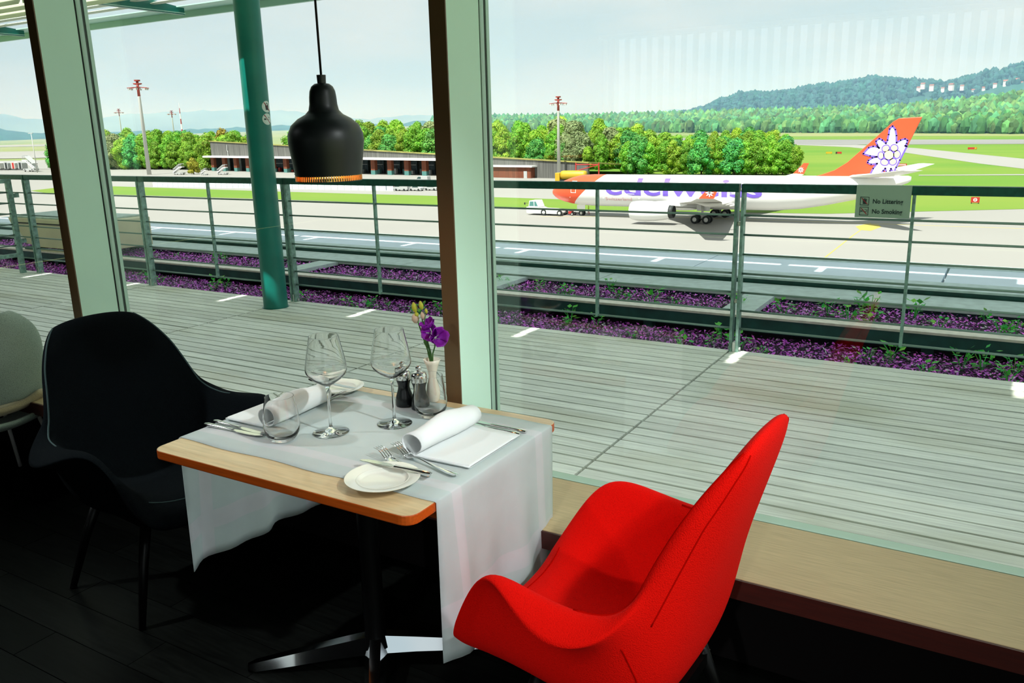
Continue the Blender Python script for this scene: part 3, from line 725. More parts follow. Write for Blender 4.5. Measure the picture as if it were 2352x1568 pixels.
# cutlery: local +x points to the tip
def knife(name, L, label, loc, a, dz=0.0, tilt=0.0, group='table knives', dark=False):
    t = thing(name, label, 'knife', (loc[0], loc[1], TS+dz), a, group); t.rotation_euler = (0, tilt, a)
    hw = L*0.5; rows = []
    for k in range(9):
        u = k/8; x = -L/2+hw*u; wd = 0.0048+0.0042*math.cos(u*PI*0.75)**2; h = 0.0035+0.0025*math.cos(u*PI*0.6)**2
        if k == 0: wd *= 0.6; h *= 0.6
        rows.append([Vector((x, wd*math.cos(q), 0.005+h*math.sin(q))) for q in [2*PI*i/12 for i in range(12)]])
    mb = MB(); mb.grid(rows, close_u=True); mb.add(rows[0], [tuple(range(12))]); mb.add(rows[-1], [tuple(range(11, -1, -1))])
    mb.build('handle', M['steel'], t, smooth=True, auto=60)
    poly = [(0, -0.004), (L*0.06, -0.006), (L*0.10, -0.0095), (L*0.30, -0.0105), (L*0.42, -0.008), (L*0.49, -0.001), (L*0.5, 0.004), (L*0.46, 0.007), (L*0.1, 0.007), (0, 0.0045)]
    MB().prism(poly, 0.0035, 0.0055).build('blade', M['steel'], t, bevel=0.0006)
    return t
def fork(L, label, loc, a, dz=0.0, group='dinner forks'):
    t = thing('dinner_fork', label, 'fork', (loc[0], loc[1], TS+dz), a, group)
    def zc(u): return 0.0035 + (0.012*math.sin(max(0, (u-0.35)/0.65)*PI*0.5) - 0.010*math.exp(-((u-0.74)/0.10)**2) + (0.010 if u > 0.9 else 0.010*max(0, (u-0.74)/0.16)) if u > 0.35 else 0)
    prof = ((0.0, 0.004), (0.02, 0.009), (0.12, 0.0105), (0.3, 0.006), (0.5, 0.0032), (0.6, 0.0032), (0.66, 0.007), (0.70, 0.0115), (0.76, 0.0125))
    mb = MB(); rows = []
    for u, wd in prof:
        x = -L/2+L*u; z = zc(u)
        rows.append([Vector((x, -wd, z)), Vector((x, -wd*0.4, z+0.0018)), Vector((x, wd*0.4, z+0.0018)), Vector((x, wd, z)), Vector((x, 0, z-0.0016))])
    mb.grid(rows, close_u=True); mb.add(rows[0], [(0, 1, 2, 3, 4)]); mb.add(rows[-1], [(4, 3, 2, 1, 0)])
    mb.build('handle', M['steel'], t, smooth=True, auto=70)
    for i in range(4):
        y = (i-1.5)*0.0074
        MB().tube([(-L/2+L*u, y*(1.0 if u < 0.9 else 0.98), zc(u)) for u in (0.75, 0.80, 0.86, 0.93, 1.0)], [0.0022, 0.0019, 0.0017, 0.0015, 0.0008], 6).build('tine', M['steel'], t, smooth=True)
    return t
def ang(a, b): return math.atan2(b[1]-a[1], b[0]-a[0])
def mid(a, b): return ((a[0]+b[0])/2, (a[1]+b[1])/2)
for (a, b, lab) in (((-1.106, 1.906), (-1.345, 1.916), 'steel dinner knife on the window side of the near knife pair'), ((-1.113, 1.881), (-1.35, 1.893), 'steel dinner knife next to the near rolled napkin')):
    knife('dinner_knife', 0.238, lab, mid(a, b), ang(a, b), group='knives by the near napkin')
for (a, b, lab) in (((-1.987, 1.530), (-1.765, 1.538), 'shorter steel knife at the far cloth edge'), ((-1.992, 1.562), (-1.755, 1.552), 'longer steel knife beside the far napkin')):
    knife('dinner_knife', 0.228, lab, mid(a, b), ang(a, b), group='knives by the far napkin')
knife('butter_knife', 0.215, 'steel butter knife resting across the plate at the table edge', mid((-1.151, 1.512), (-1.363, 1.502)), ang((-1.151, 1.512), (-1.363, 1.502)), dz=0.0165, group='butter knives on plates')
knife('butter_knife', 0.215, 'steel butter knife resting across the plate near the window', mid((-1.995, 1.972), (-1.78, 1.962)), ang((-1.995, 1.972), (-1.78, 1.962)), dz=0.0165, group='butter knives on plates')
fork(0.215, 'smaller steel fork tucked under the rim of the near plate', mid((-1.166, 1.532), (-1.377, 1.582)), ang((-1.166, 1.532), (-1.377, 1.582)), 0.001, group='forks in front of the red chair')
fork(0.25, 'larger steel fork lying beside the near napkin', mid((-1.108, 1.563), (-1.352, 1.622)), ang((-1.108, 1.563), (-1.352, 1.622)), 0.0025, group='forks in front of the red chair')
fork(0.23, 'steel fork beside the far rolled napkin', mid((-1.975, 1.858), (-1.752, 1.866)), ang((-1.975, 1.858), (-1.752, 1.866)), group='forks in front of the black chair')
fork(0.22, 'steel fork beside the far plate rim', mid((-1.985, 1.887), (-1.775, 1.902)), ang((-1.985, 1.887), (-1.775, 1.902)), group='forks in front of the black chair')
# glasses (solid-walled lathes)
def shell(outer, th):
    return outer + [(max(r-th, 0), z) for r, z in reversed(outer)][0:]
def wine(x, y, label):
    t = thing('wine_glass', label, 'wine glass', (x, y, TS), group='stemmed wine glasses')
    base = [(0, 0.0), (0.050, 0.0), (0.0515, 0.0012), (0.050, 0.0022), (0.02, 0.0062), (0.0075, 0.012), (0.0045, 0.022), (0.0038, 0.05), (0.0038, 0.11), (0.0048, 0.132), (0.0085, 0.1395), (0, 0.1395)]
    MB().lathe(base, n=48).build('foot_and_stem', M['crystal'], t, smooth=True, auto=50)
    out = [(0, 0.1395), (0.0085, 0.1397), (0.020, 0.1465), (0.040, 0.160), (0.0535, 0.1735), (0.0585, 0.185), (0.0585, 0.196), (0.0555, 0.215), (0.0505, 0.240), (0.0455, 0.263), (0.0415, 0.284), (0.0412, 0.286)]
    inn = [(0.0402, 0.286), (0.0405, 0.283), (0.0445, 0.262), (0.0495, 0.239), (0.0545, 0.214), (0.0574, 0.196), (0.0572, 0.186), (0.0522, 0.1755), (0.039, 0.163), (0.019, 0.150), (0.008, 0.1442), (0, 0.1435)]
    MB().lathe(out+inn, n=64).build('bowl', M['crystal'], t, smooth=True, auto=35)
wine(-1.612, 1.66, 'tall wine glass beside the tumbler and the far napkin')
wine(-1.492, 1.80, 'tall wine glass beside the two pepper mills')
def tumbler(x, y, label):
    out = [(0, 0.0), (0.029, 0.0), (0.033, 0.002), (0.0405, 0.011), (0.0475, 0.025), (0.0503, 0.042), (0.0498, 0.060), (0.0470, 0.085), (0.0425, 0.112), (0.0397, 0.128)]
    inn = [(0.0386, 0.128), (0.0413, 0.111), (0.0457, 0.085), (0.0485, 0.060), (0.049, 0.043), (0.046, 0.028), (0.038, 0.017), (0.027, 0.0125), (0, 0.0115)]
    o = MB().lathe(out+inn, n=64).build('tumbler', M['crystal'], smooth=True, auto=35, loc=(x, y, TS)); tag(o, label, 'tumbler', 'stemless glass tumblers')
tumbler(-1.694, 1.553, 'clear stemless tumbler by the far knives')
tumbler(-1.436, 1.905, 'clear stemless tumbler in front of the ivory vase')
# mills
def mill(x, y, label):
    t = thing('pepper_mill', label, 'mill', (x, y, TS), group='black and steel mills')
    MB().lathe([(0, 0), (0.0275, 0), (0.0285, 0.004), (0.0285, 0.018), (0.026, 0.032), (0.0195, 0.052), (0.0180, 0.062), (0.0195, 0.072), (0.0235, 0.084), (0.0235, 0.086), (0, 0.086)], n=40).build('body', M['black_wood'], t, smooth=True, auto=50)
    cap = MB().lathe([(0.024, 0.086), (0.0245, 0.088), (0.0245, 0.106), (0.022, 0.114), (0.012, 0.1185), (0.006, 0.1195), (0, 0.1195)], n=40).build('steel_cap', M['steel'], t, smooth=True, auto=60)
    MB().lathe([(0, 0.118), (0.004, 0.119), (0.0085, 0.124), (0.0095, 0.130), (0.0075, 0.136), (0.004, 0.1385), (0, 0.139)], n=24).build('knob', M['steel'], cap, smooth=True)
mill(-1.570, 1.950, 'black waisted mill with steel cap behind the wine glass')
mill(-1.508, 1.948, 'black waisted mill with steel cap behind the tumbler')
# vase and flowers
VX, VY = -1.503, 2.012
MB_v = MB().lathe([(0, 0), (0.0155, 0), (0.0175, 0.003), (0.0225, 0.022), (0.0235, 0.036), (0.020, 0.056), (0.0135, 0.078), (0.0125, 0.088), (0.0145, 0.104), (0.021, 0.126), (0.0275, 0.142), (0.0262, 0.142), (0.0195, 0.125), (0.0128, 0.104), (0.0105, 0.09), (0, 0.088)], n=44)
va = tag(MB_v.build('bud_vase', M['porcelain2'], smooth=True, loc=(VX, VY, TS)), 'ivory porcelain bud vase holding purple lisianthus by the window', 'vase')
fl = thing('lisianthus_stem', 'purple lisianthus spray with yellow-green buds in the ivory vase', 'flower', (VX, VY, TS+0.1))
def P(px, py, dy=0.0):
    q = at_y(px, py, VY+dy); return q - Vector((VX, VY, TS+0.1))
def stalk(pts, r=0.0022):
    return MB().tube(pts, r, 7).build('stem', M['stem'], fl, smooth=True)
b0 = Vector((0, 0, 0.0))
stalk([b0, P(985, 812), P(972, 775), P(962, 745), P(955, 722)]); stalk([b0, P(990, 812), P(978, 770), P(970, 735), P(968, 716)])
stalk([b0, P(994, 812), P(999, 795), P(998, 785)]); stalk([b0, P(983, 812), P(976, 765), P(974, 740), P(979, 715)], 0.0015)
stalk([b0, P(988, 812), P(982, 790), P(985, 770), P(988, 762)])
def ellipsoid(c, rx, rz, m, name, tilt=(0, 0)):
    o = MB().lathe([(0, -rz), (rx*0.6, -rz*0.75), (rx, -rz*0.15), (rx*0.8, rz*0.45), (rx*0.35, rz*0.85), (0, rz)], n=14).build(name, m, fl, smooth=True); o.location = c; o.rotation_euler = (tilt[0], tilt[1], 0); return o
for px, py, rx, rz, k in ((952, 706, 0.009, 0.018, 'bud'), (967, 701, 0.0075, 0.015, 'bud'), (979, 714, 0.005, 0.009, 'bud'), (954, 731, 0.0125, 0.017, 'budcream'), (971, 725, 0.008, 0.014, 'budcream'), (957, 722, 0.007, 0.008, 'bud')):
    ellipsoid(P(px, py), rx, rz, M[k], 'flower_bud', (0.1, -0.15))
def bloom(c, R, up, seed, n=6):
    random.seed(seed); up = Vector(up).normalized(); q = up.to_track_quat('Z', 'Y')
    for k in range(n):
        a0 = 2*PI*k/n; rows = []
        for i in range(5):
            t = i/4; rr = []
            for j in range(5):
                u = (j/4-0.5); aa = a0+u*1.5*(0.55+0.45*t); rad = R*(0.12+0.88*t**0.8)*(1-0.35*abs(u)*t); h = R*(0.9*t**1.5)*(0.75 if k % 2 else 1.0)+0.10*R*math.sin(u*9+k)*t
                rr.append(c + q @ Vector((rad*math.cos(aa), rad*math.sin(aa), h)))
            rows.append(rr)
        MB().grid(rows).build('petal', M['petal'], fl, smooth=True, solid=0.0006)
bloom(P(987, 752), 0.026, (-0.2, -0.4, 0.9), 3); bloom(P(1000, 775), 0.034, (0.85, -0.35, 0.25), 5)
bloom(P(992, 765), 0.030, (0.2, -0.8, 0.3), 8, 5)
MB().grid([[P(982, 800)+Vector((0.004*s_, 0, 0)) for s_ in (-1, 0, 1)], [P(979, 785)+Vector((0.008*s_, -0.004*abs(s_), 0)) for s_ in (-1, 0, 1)], [P(983, 765)+Vector((0.002*s_, 0, 0)) for s_ in (-1, 0, 1)]]).build('leaf', M['stem'], fl, smooth=True, solid=0.0008)

# ================================================================== pendant lamp
LX, LY = -1.507, 1.620
la = thing('pendant_lamp', 'black bell-shaped pendant lamp with a brass slotted rim hanging over the table', 'lamp', (LX, LY, 1.448))
body = [(0.0835, 0.014), (0.0860, 0.035), (0.0910, 0.070), (0.0945, 0.098), (0.0930, 0.118), (0.0840, 0.138), (0.066, 0.154), (0.047, 0.164), (0.0375, 0.174), (0.0345, 0.188), (0.0335, 0.205), (0.0315, 0.220), (0.0265, 0.231), (0.018, 0.2375), (0.009, 0.239), (0, 0.239)]
inn = [(0.0, 0.232), (0.018, 0.230), (0.029, 0.205), (0.033, 0.175), (0.062, 0.150), (0.088, 0.118), (0.0915, 0.098), (0.083, 0.035), (0.0818, 0.014)]
MB().lathe(body, n=64).build('bell_shade', M['lampblack'], la, smooth=True)
MB().lathe(inn, n=64).build('shade_lining', M['lampin'], la, smooth=True)
rg = MB().lathe([(0.0818, 0.0), (0.0832, 0.0), (0.0832, 0.0025), (0.0818, 0.0025), (0.0818, 0.0)], n=64).build('lower_ring', M['lampblack'], la, smooth=True, auto=40)
s0 = None
for k in range(84):
    a = 2*PI*k/84
    if s0 is None: s0 = MB().box((0.0812, -0.0014, 0.002), (0.0838, 0.0014, 0.0155)).build('rim_tooth', M['brass'], la); o = s0
    else: o = s0.copy(); col.objects.link(o)
    o.rotation_euler = (0, 0, a)
MB().lathe([(0, 0.237), (0.0105, 0.237), (0.0115, 0.258), (0.0115, 0.2585), (0.004, 0.2585), (0, 0.2585)], n=20).build('cord_grip', M['lampblack'], la, smooth=True, auto=40)
MB().tube([(0, 0, 0.258), (0, 0, 3.1-1.448)], 0.0029, 8).build('cord', M['lampblack'], la, smooth=True)
MB().lathe([(0.05, 3.1-1.448), (0.045, 3.07-1.448), (0, 3.065-1.448)], n=24).build('ceiling_rose', M['lampblack'], la, smooth=True)
MB().lathe([(0, 0.06), (0.02, 0.068), (0.026, 0.09), (0.018, 0.115), (0.014, 0.14), (0, 0.14)], n=20).build('bulb', M['bulb'], la, smooth=True)
pl = bpy.data.lights.new('pendant_light', 'POINT'); pl.energy = 1.2; pl.color = (1, 0.62, 0.28); pl.shadow_soft_size = 0.02
plo = bpy.data.objects.new('pendant_light', pl); col.objects.link(plo); plo.parent = la; plo.location = (0, 0, 0.035)

# ================================================================== chairs
from mathutils.bvhtree import BVHTree
ST = [  # stations from seat front to back top: inner centre, inner, wall foot, ridge, lip, under lip, outer wall, underside
 [(.375,0,.395),(.375,.12,.397),(.375,.20,.41),(.38,.245,.41),(.385,.255,.392),(.385,.25,.37),(.38,.20,.345),(.375,0,.335)],
 [(.30,0,.425),(.30,.12,.428),(.30,.215,.465),(.305,.272,.525),(.31,.288,.520),(.31,.266,.475),(.315,.23,.335),(.31,0,.322)],
 [(.19,0,.420),(.19,.13,.425),(.195,.245,.485),(.205,.290,.650),(.21,.318,.648),(.21,.290,.600),(.215,.258,.330),(.20,0,.312)],
 [(.07,0,.412),(.07,.14,.418),(.07,.252,.490),(.08,.300,.652),(.08,.392,.590),(.08,.290,.552),(.08,.268,.325),(.08,0,.305)],
 [(-.04,0,.408),(-.04,.14,.415),(-.04,.252,.495),(-.03,.302,.642),(-.03,.408,.558),(-.03,.292,.520),(-.03,.272,.32),(-.03,0,.295)],
 [(-.13,0,.435),(-.13,.14,.445),(-.135,.235,.515),(-.125,.288,.634),(-.13,.362,.585),(-.135,.295,.545),(-.15,.265,.33),(-.12,0,.298)],
 [(-.175,0,.53),(-.17,.13,.54),(-.165,.218,.585),(-.165,.268,.658),(-.18,.284,.652),(-.205,.274,.60),(-.226,.232,.42),(-.212,0,.375)],
 [(-.205,0,.65),(-.20,.125,.655),(-.195,.202,.685),(-.205,.247,.735),(-.222,.258,.732),(-.25,.236,.705),(-.262,.170,.60),(-.250,0,.56)],
 [(-.25,0,.775),(-.247,.118,.78),(-.243,.186,.795),(-.252,.224,.815),(-.27,.232,.813),(-.297,.214,.795),(-.315,.14,.755),(-.316,0,.745)],
 [(-.305,0,.885),(-.303,.105,.883),(-.300,.160,.882),(-.305,.185,.884),(-.321,.191,.884),(-.345,.175,.876),(-.358,.11,.868),(-.361,0,.866)],
 [(-.345,0,.955),(-.345,.085,.950),(-.344,.124,.938),(-.346,.143,.928),(-.354,.148,.925),(-.366,.138,.925),(-.375,.085,.940),(-.378,0,.945)],
]
def bucket_chair(name, label, loc, rz, fab, seam_m, sc_=(1, 1, 1)):
    t = thing(name, label, 'chair', loc, rz); t.scale = sc_; rows = []
    for s_ in ST:
        h = [Vector(p) for p in s_]; m_ = [Vector((p.x, -p.y, p.z)) for p in h]
        rows.append([h[7], m_[6], m_[5], m_[4], m_[3], m_[2], m_[1], h[0], h[1], h[2], h[3], h[4], h[5], h[6]])
    mb = MB(); mb.grid(rows, close_u=True)
    for ring, off in ((0, 0), (len(rows)-1, 14*(len(rows)-1))):
        for q in ((0, 1, 6, 7), (1, 2, 5, 6), (2, 3, 4, 5), (0, 7, 8, 13), (13, 8, 9, 12), (12, 9, 10, 11)):
            mb.f.append(tuple(i+off for i in q)); mb.mi.append(0)
    sh = mb.build('upholstered_shell', fab, t, smooth=True, sub=3)
    at_ = sh.data.attributes.new('crease_edge', 'FLOAT', 'EDGE')
    for e_ in sh.data.edges:
        (r0, c0), (r1, c1) = divmod(e_.vertices[0], 14), divmod(e_.vertices[1], 14)
        if c0 == c1 and c0 in (3, 11) and max(r0, r1) <= 6: at_.data[e_.index].value = 0.75
        if c0 == c1 and c0 in (4, 10) and min(r0, r1) >= 6: at_.data[e_.index].value = 0.45
    bpy.context.view_layer.update()
    dg = bpy.context.evaluated_depsgraph_get(); bv = BVHTree.FromObject(sh, dg)
    def seam(pts, nm, r=0.0028, n=40):
        pts = [Vector(p) for p in pts]; out = []
        for i in range(n+1):
            u = i/n*(len(pts)-1); k = min(int(u), len(pts)-2); p = pts[k].lerp(pts[k+1], u-k)
            hit = bv.find_nearest(p); out.append(hit[0] if hit[0] is not None else p)
        for _ in range(2): out = [out[0]]+[(out[i-1]+out[i]*2+out[i+1])/4 for i in range(1, len(out)-1)]+[out[-1]]
        out = [bv.find_nearest(p)[0] for p in out]
        MB().tube(out, r, 6).build(nm, seam_m, t, smooth=True)
    for sg_ in (1, -1):
        mir = lambda L_: [(p[0], sg_*p[1], p[2]) for p in L_]
        seam(mir([ST[i][3] for i in (4, 5, 6, 7, 8, 9, 10)]), 'rim_piping')
        seam(mir([ST[i][5] for i in (6, 7, 8, 9, 10)]), 'back_seam', 0.002)
        seam(mir([(-.15, .31, .55), (-.175, .28, .47), (-.17, .27, .39)]), 'side_seam', 0.0022)
    seam([(.33, -.2, .47), (.335, 0, .46), (.33, .2, .47)], 'seat_seam', 0.002)
    for sx, sy in ((1, 1), (1, -1), (-1, 1), (-1, -1)):
        MB().tube([(0.16*sx, 0.15*sy, 0.345), (0.20*sx, 0.20*sy, 0.2), (0.245*sx, 0.255*sy, 0.0)], [0.019, 0.016, 0.011], 12).build('leg', M['leg'], t, smooth=True)
    MB().box((-0.18, -0.17, 0.305), (0.18, 0.17, 0.332)).build('under_seat_plate', M['leg'], t)
    return t
bucket_chair('bucket_chair', 'red wool bucket chair with flared arms at the oak table', (-0.672, 1.585, 0), 3.085, M['red'], M['red_seam'], (0.88, 0.88, 1.055))
bucket_chair('bucket_chair', 'black wool bucket chair with flared arms at the oak table', (-2.51, 1.725, 0), -0.10, M['blackfab'], M['black_seam'], (0.93, 1.05, 1.0))
# grey chair of the next table
gc = thing('shell_chair', 'light grey fabric chair with an open gap under the backrest at the next table', 'chair', (-3.88, 1.82, 0), PI)
def pad(name, rows, m, th, parent=gc, sub=2):
    return MB().grid(rows).build(name, m, parent, smooth=True, sub=sub, solid=th)
rows = []
for i in range(7):
    t_ = i/6; z = 0.455+0.415*t_; hw = 0.225*(1-0.10*(1-t_)**2)*math.sqrt(max(0.05, 1-(max(0, t_-0.45)/0.58)**2.4)); rows.append([Vector((-0.21-0.055*t_+0.07*(abs(u))**2, hw*u, z-0.01*abs(u))) for u in (-1, -0.8, -0.4, 0, 0.4, 0.8, 1)])
pad('backrest', rows, M['greyfab'], 0.028)
rows = []
for i in range(7):
    t_ = i/6; x = -0.235+0.46*t_; hw = 0.235*math.sqrt(max(0.10, 1-(abs(t_-0.5)/0.56)**4)); rows.append([Vector((x, hw*u, 0.385+0.05*abs(u)**3*(1-t_)+0.055*(1-t_)**4-0.015*t_**3)) for u in (-1, -0.8, -0.4, 0, 0.4, 0.8, 1)])
pad('seat', rows, M['beigefab'], 0.04)
rows = []
for i in range(6):
    t_ = i/5; x = -0.25+0.24*t_; rows.append([Vector((x-0.0*abs(u), 0.243*u*(0.86+0.14*t_), 0.345+0.05*abs(u)**2+0.05*(1-t_)**3-0.02)) for u in (-1, -0.6, -0.2, 0.2, 0.6, 1)])
pad('seat_shell', rows, M['greyfab'], 0.03)
for sy in (-1, 1):
    MB().tube([(-0.225, 0.195*sy, 0.40), (-0.232, 0.20*sy, 0.47)], 0.012, 8).build('back_bracket', M['dark'], gc)
    for sx in (-1, 1):
        MB().tube([(0.15*sx, 0.16*sy, 0.34), (0.22*sx, 0.225*sy, 0.0)], 0.009, 10).build('leg', M['mastgrey'], gc, smooth=True)

# ================================================================== airfield ground
random.seed(21)
def gpoly(name, pts, m, dz):
    """flat ground area lying on the plain; pts are points on the ground"""
    bm = bmesh.new(); vs_ = [bm.verts.new((p[0], p[1], 0)) for p in pts]
    for tri in tessellate_polygon([[Vector((p[0], p[1], 0)) for p in pts]]):
        try: bm.faces.new([vs_[i] for i in tri])
        except ValueError: pass
    bmesh.ops.bisect_plane(bm, geom=bm.verts[:]+bm.edges[:]+bm.faces[:], plane_co=(0, RISE0, 0), plane_no=(0, 1, 0))
    for v in bm.verts: v.co.z = gz(v.co.y)+dz
    bm.normal_update()
    bmesh.ops.reverse_faces(bm, faces=[q for q in bm.faces if q.normal.z < 0])
    me = bpy.data.meshes.new(name); bm.to_mesh(me); bm.free(); me.materials.append(m)
    o = bpy.data.objects.new(name, me); col.objects.link(o); o['kind'] = 'structure'; return o
def gp(*pix):
    out = []
    for px, py in pix:
        p = at_g(px, py); out.append((p.x, p.y))
    return out
MB().add([(-9500, -3000, GZ-0.3), (3000, -3000, GZ-0.3), (3000, RISE0, GZ-0.3), (-9500, RISE0, GZ-0.3), (3000, 9000, gz(9000)-0.3), (-9500, 9000, gz(9000)-0.3)], [(0, 1, 2, 3), (3, 2, 4, 5)]).build('meadow_ground', M['meadow'])['kind'] = 'structure'
gpoly('apron', [(-1100, 9), (400, 9), (400, 300), (-1100, 300)], M['apron'], 0.0)
gpoly('grass_strip', gp((70, 438), (130, 447), (265, 447), (640, 458), (1000, 471), (1138, 475), (1400, 484), (1700, 488), (1900, 491), (2352, 480), (2352, 440), (1900, 440), (1500, 452), (1420, 462), (1138, 453), (1000, 450), (640, 440), (265, 428), (130, 431)), M['grass'], 0.03)
gpoly('grass_field', gp((1352, 412), (1500, 452), (1900, 445), (2352, 445), (2900, 430), (2900, 322), (2352, 312), (1830, 313), (1589, 311), (1300, 312), (1134, 314), (1134, 330), (1330, 372)), M['grass'], 0.04)
gpoly('taxiway', gp((2900, 420), (2352, 388), (2250, 376), (2080, 351), (1950, 338), (1830, 333), (1830, 321), (2100, 340), (2352, 365), (2900, 392)), M['taxi'], 0.08)
gpoly('service_path', gp((2110, 404), (2352, 403), (2700, 402), (2700, 400), (2352, 400.5), (2110, 402)), M['taxi'], 0.10)
gpoly('runway', gp((830, 291), (1134, 307), (1589, 318), (1830, 321), (2352, 320.5), (2900, 318), (2900, 331), (2352, 331), (1900, 333), (1589, 325), (1134, 311), (830, 294)), M['asphalt'], 0.14)
gpoly('far_field', gp((830, 283), (1000, 286), (1000, 291), (830, 288)), M['grass'], 0.2)
for k, (a, b, m) in enumerate(((331, 335, 'taxi'), (346, 362, 'taxi'), (367, 388, 'taxi'))):
    gpoly('taxiway_band', gp((-300, a+8), (130, a), (130, b), (-300, b+8)), M[m], 0.06+0.03*k)
# yellow markings on the apron
def stripe(pix, wd):
    mb = MB(); P_ = [at_z(px, py, GZ) for px, py in pix]
    for a, b in zip(P_, P_[1:]):
        d = (b-a).normalized(); nrm = Vector((-d.y, d.x, 0))*wd/2
        mb.box((0, 0, 0), (0, 0, 0)) if False else mb.prism([(a-nrm)[:2], (b-nrm)[:2], (b+nrm)[:2], (a+nrm)[:2]], GZ-0.05, GZ+0.012)
    return mb
stripe([(1240, 497), (1500, 497), (1900, 510), (2352, 525)], 0.25).build('taxi_line', M['yline'])['kind'] = 'structure'
stripe([(1890, 595), (1960, 540), (2000, 512)], 0.18).build('lead_in_line', M['yline'])['kind'] = 'structure'
gpoly('stand_marking', gp((1965, 520), (1990, 514), (2018, 516), (2024, 521), (2000, 530), (1975, 528)), M['yline'], 0.011)

# ================================================================== aircraft
AY = 143.7
ac = thing('airliner', 'white airliner with a red nose and a flower emblem on its red tail', 'aircraft', (0, AY, GZ))
FUS = [(-76.35, .04, 4.35), (-76.15, .50, 4.35), (-75.6, 1.0, 4.38), (-74.8, 1.5, 4.45), (-73.6, 2.0, 4.58), (-72, 2.45, 4.71), (-70, 2.78, 4.82), (-67.5, 2.9, 4.85), (-62, 2.9, 4.85), (-56, 2.9, 4.85), (-50, 2.9, 4.85), (-44, 2.9, 4.85), (-38, 2.9, 4.85), (-34, 2.88, 4.87), (-30, 2.7, 5.05), (-26, 2.35, 5.40), (-22, 1.9, 5.85), (-18.5, 1.4, 6.38), (-15.8, .9, 6.95), (-14.2, .55, 7.3), (-13.75, .3, 7.4)]
def fsec(x):
    for (a, ra, za), (b, rb, zb) in zip(FUS, FUS[1:]):
        if a <= x <= b:
            t = (x-a)/(b-a); return ra+(rb-ra)*t, za+(zb-za)*t
    return FUS[-1][1:]
NR = 40
xs = [f_[0] for f_ in FUS[:9]]+[-62+1.5*k for k in range(1, 19)]+[f_[0] for f_ in FUS[13:]]
xs = sorted(set(xs))
rows = [[Vector((x, fsec(x)[0]*math.cos(2*PI*k/NR), fsec(x)[1]+fsec(x)[0]*math.sin(2*PI*k/NR))) for k in range(NR)] for x in xs]
fb = MB(); fb.grid(rows, close_u=True); fb.add(rows[0], [tuple(range(NR))]); fb.add(rows[-1], [tuple(range(NR-1, -1, -1))])
def livery():
    m = pm('fuselage_livery', (0.82, 0.82, 0.80), 0.3); n = m.node_tree.nodes; l = m.node_tree.links; b = n['Principled BSDF']
    co = n.new('ShaderNodeTexCoord'); sp = n.new('ShaderNodeSeparateXYZ'); l.new(co.outputs['Object'], sp.inputs[0])
    mu = n.new('ShaderNodeMath'); mu.operation = 'MULTIPLY_ADD'; mu.inputs[1].default_value = -1.15; l.new(sp.outputs['Z'], mu.inputs[0]); l.new(sp.outputs['X'], mu.inputs[2])
    lt = n.new('ShaderNodeMath'); lt.operation = 'LESS_THAN'; lt.inputs[1].default_value = -73.9; l.new(mu.outputs[0], lt.inputs[0])
    mx = n.new('ShaderNodeMix'); mx.data_type = 'RGBA'; mx.inputs['A'].default_value = (0.82, 0.82, 0.80, 1); mx.inputs['B'].default_value = (0.80, 0.09, 0.03, 1)
    l.new(lt.outputs[0], mx.inputs['Factor']); l.new(mx.outputs['Result'], b.inputs['Base Color']); return m
fu = fb.build('fuselage', livery(), ac, smooth=True)
def on_fus(x, z, off=0.03):
    r, zc = fsec(x); s_ = max(-1, min(1, (z-zc)/r)); return Vector((x, -(r+off)*math.sqrt(max(0, 1-s_*s_)), zc+(r+off)*s_))
# registration lettering wrapped on the hull: arc length up the side
def warp_text(x0, z0):
    r = 2.9; a0 = math.asin((z0-4.85)/r)
    def f_(c): a = a0+c.y/r; return Vector((x0+c.x, -(r+0.02+c.z)*math.cos(a), 4.85+(r+0.02+c.z)*math.sin(a)))
    return f_
xl = at_y(1389, 440, AY-2.9).x; xr = at_y(1752, 430, AY-2.7).x
tm = text_mesh('name_lettering', 'edelweiss', 4.6, M['airpurple'], fu, Matrix.Identity(4), bold=0.10, depth=0.01, warp=warp_text(0, 4.35))
wdt = max(v.co.x for v in tm.data.vertices)
for v in tm.data.vertices: v.co.x = xl+v.co.x*(xr-xl)/wdt
tm2 = text_mesh('country_lettering', 'Switzerland', 0.95, M['pinktext'], fu, Matrix.Identity(4), bold=0.0, depth=0.01, warp=warp_text(0, 3.25))
wdt = max(v.co.x for v in tm2.data.vertices); x2 = at_y(1450, 455, AY-2.8).x
for v in tm2.data.vertices: v.co.x = xl+v.co.x*(x2-xl)/wdt
# doors, cockpit windows
def hull_frame(px0, py0, px1, py1, wd=0.10):
    a = at_y(px0, py0, AY-2.7); b = at_y(px1, py1, AY-2.7); x0_, x1_ = a.x, b.x; z1_, z0_ = a.z-GZ, b.z-GZ; mb = MB()
    for (xa, xb, za, zb) in ((x0_, x1_, z0_, z0_+wd), (x0_, x1_, z1_-wd, z1_), (x0_, x0_+wd, z0_, z1_), (x1_-wd, x1_, z0_, z1_)):
        mb.grid([[on_fus(xa, za+(zb-za)*k/4), on_fus(xb, za+(zb-za)*k/4)] for k in range(5)])
    mb.build('door_frame', M['white'], fu)
hull_frame(1310, 416, 1323, 443); hull_frame(1441, 416, 1458, 446); hull_frame(1676, 416, 1692, 446)
for k in range(4):
    x0_ = -75.0+0.72*k; MB().grid([[on_fus(x0_+i*0.16, z_) for i in range(5)] for z_ in (5.35+0.12*k, 5.9+0.14*k)]).build('cockpit_window', M['glassdark'], fu)
for k in range(5):
    MB().lathe([(0, 0), (0.09, 0), (0.09, 0.05), (0, 0.05)], n=10).build('hull_port', M['white'], fu, loc=on_fus(-71.5+k*7, 3.6))
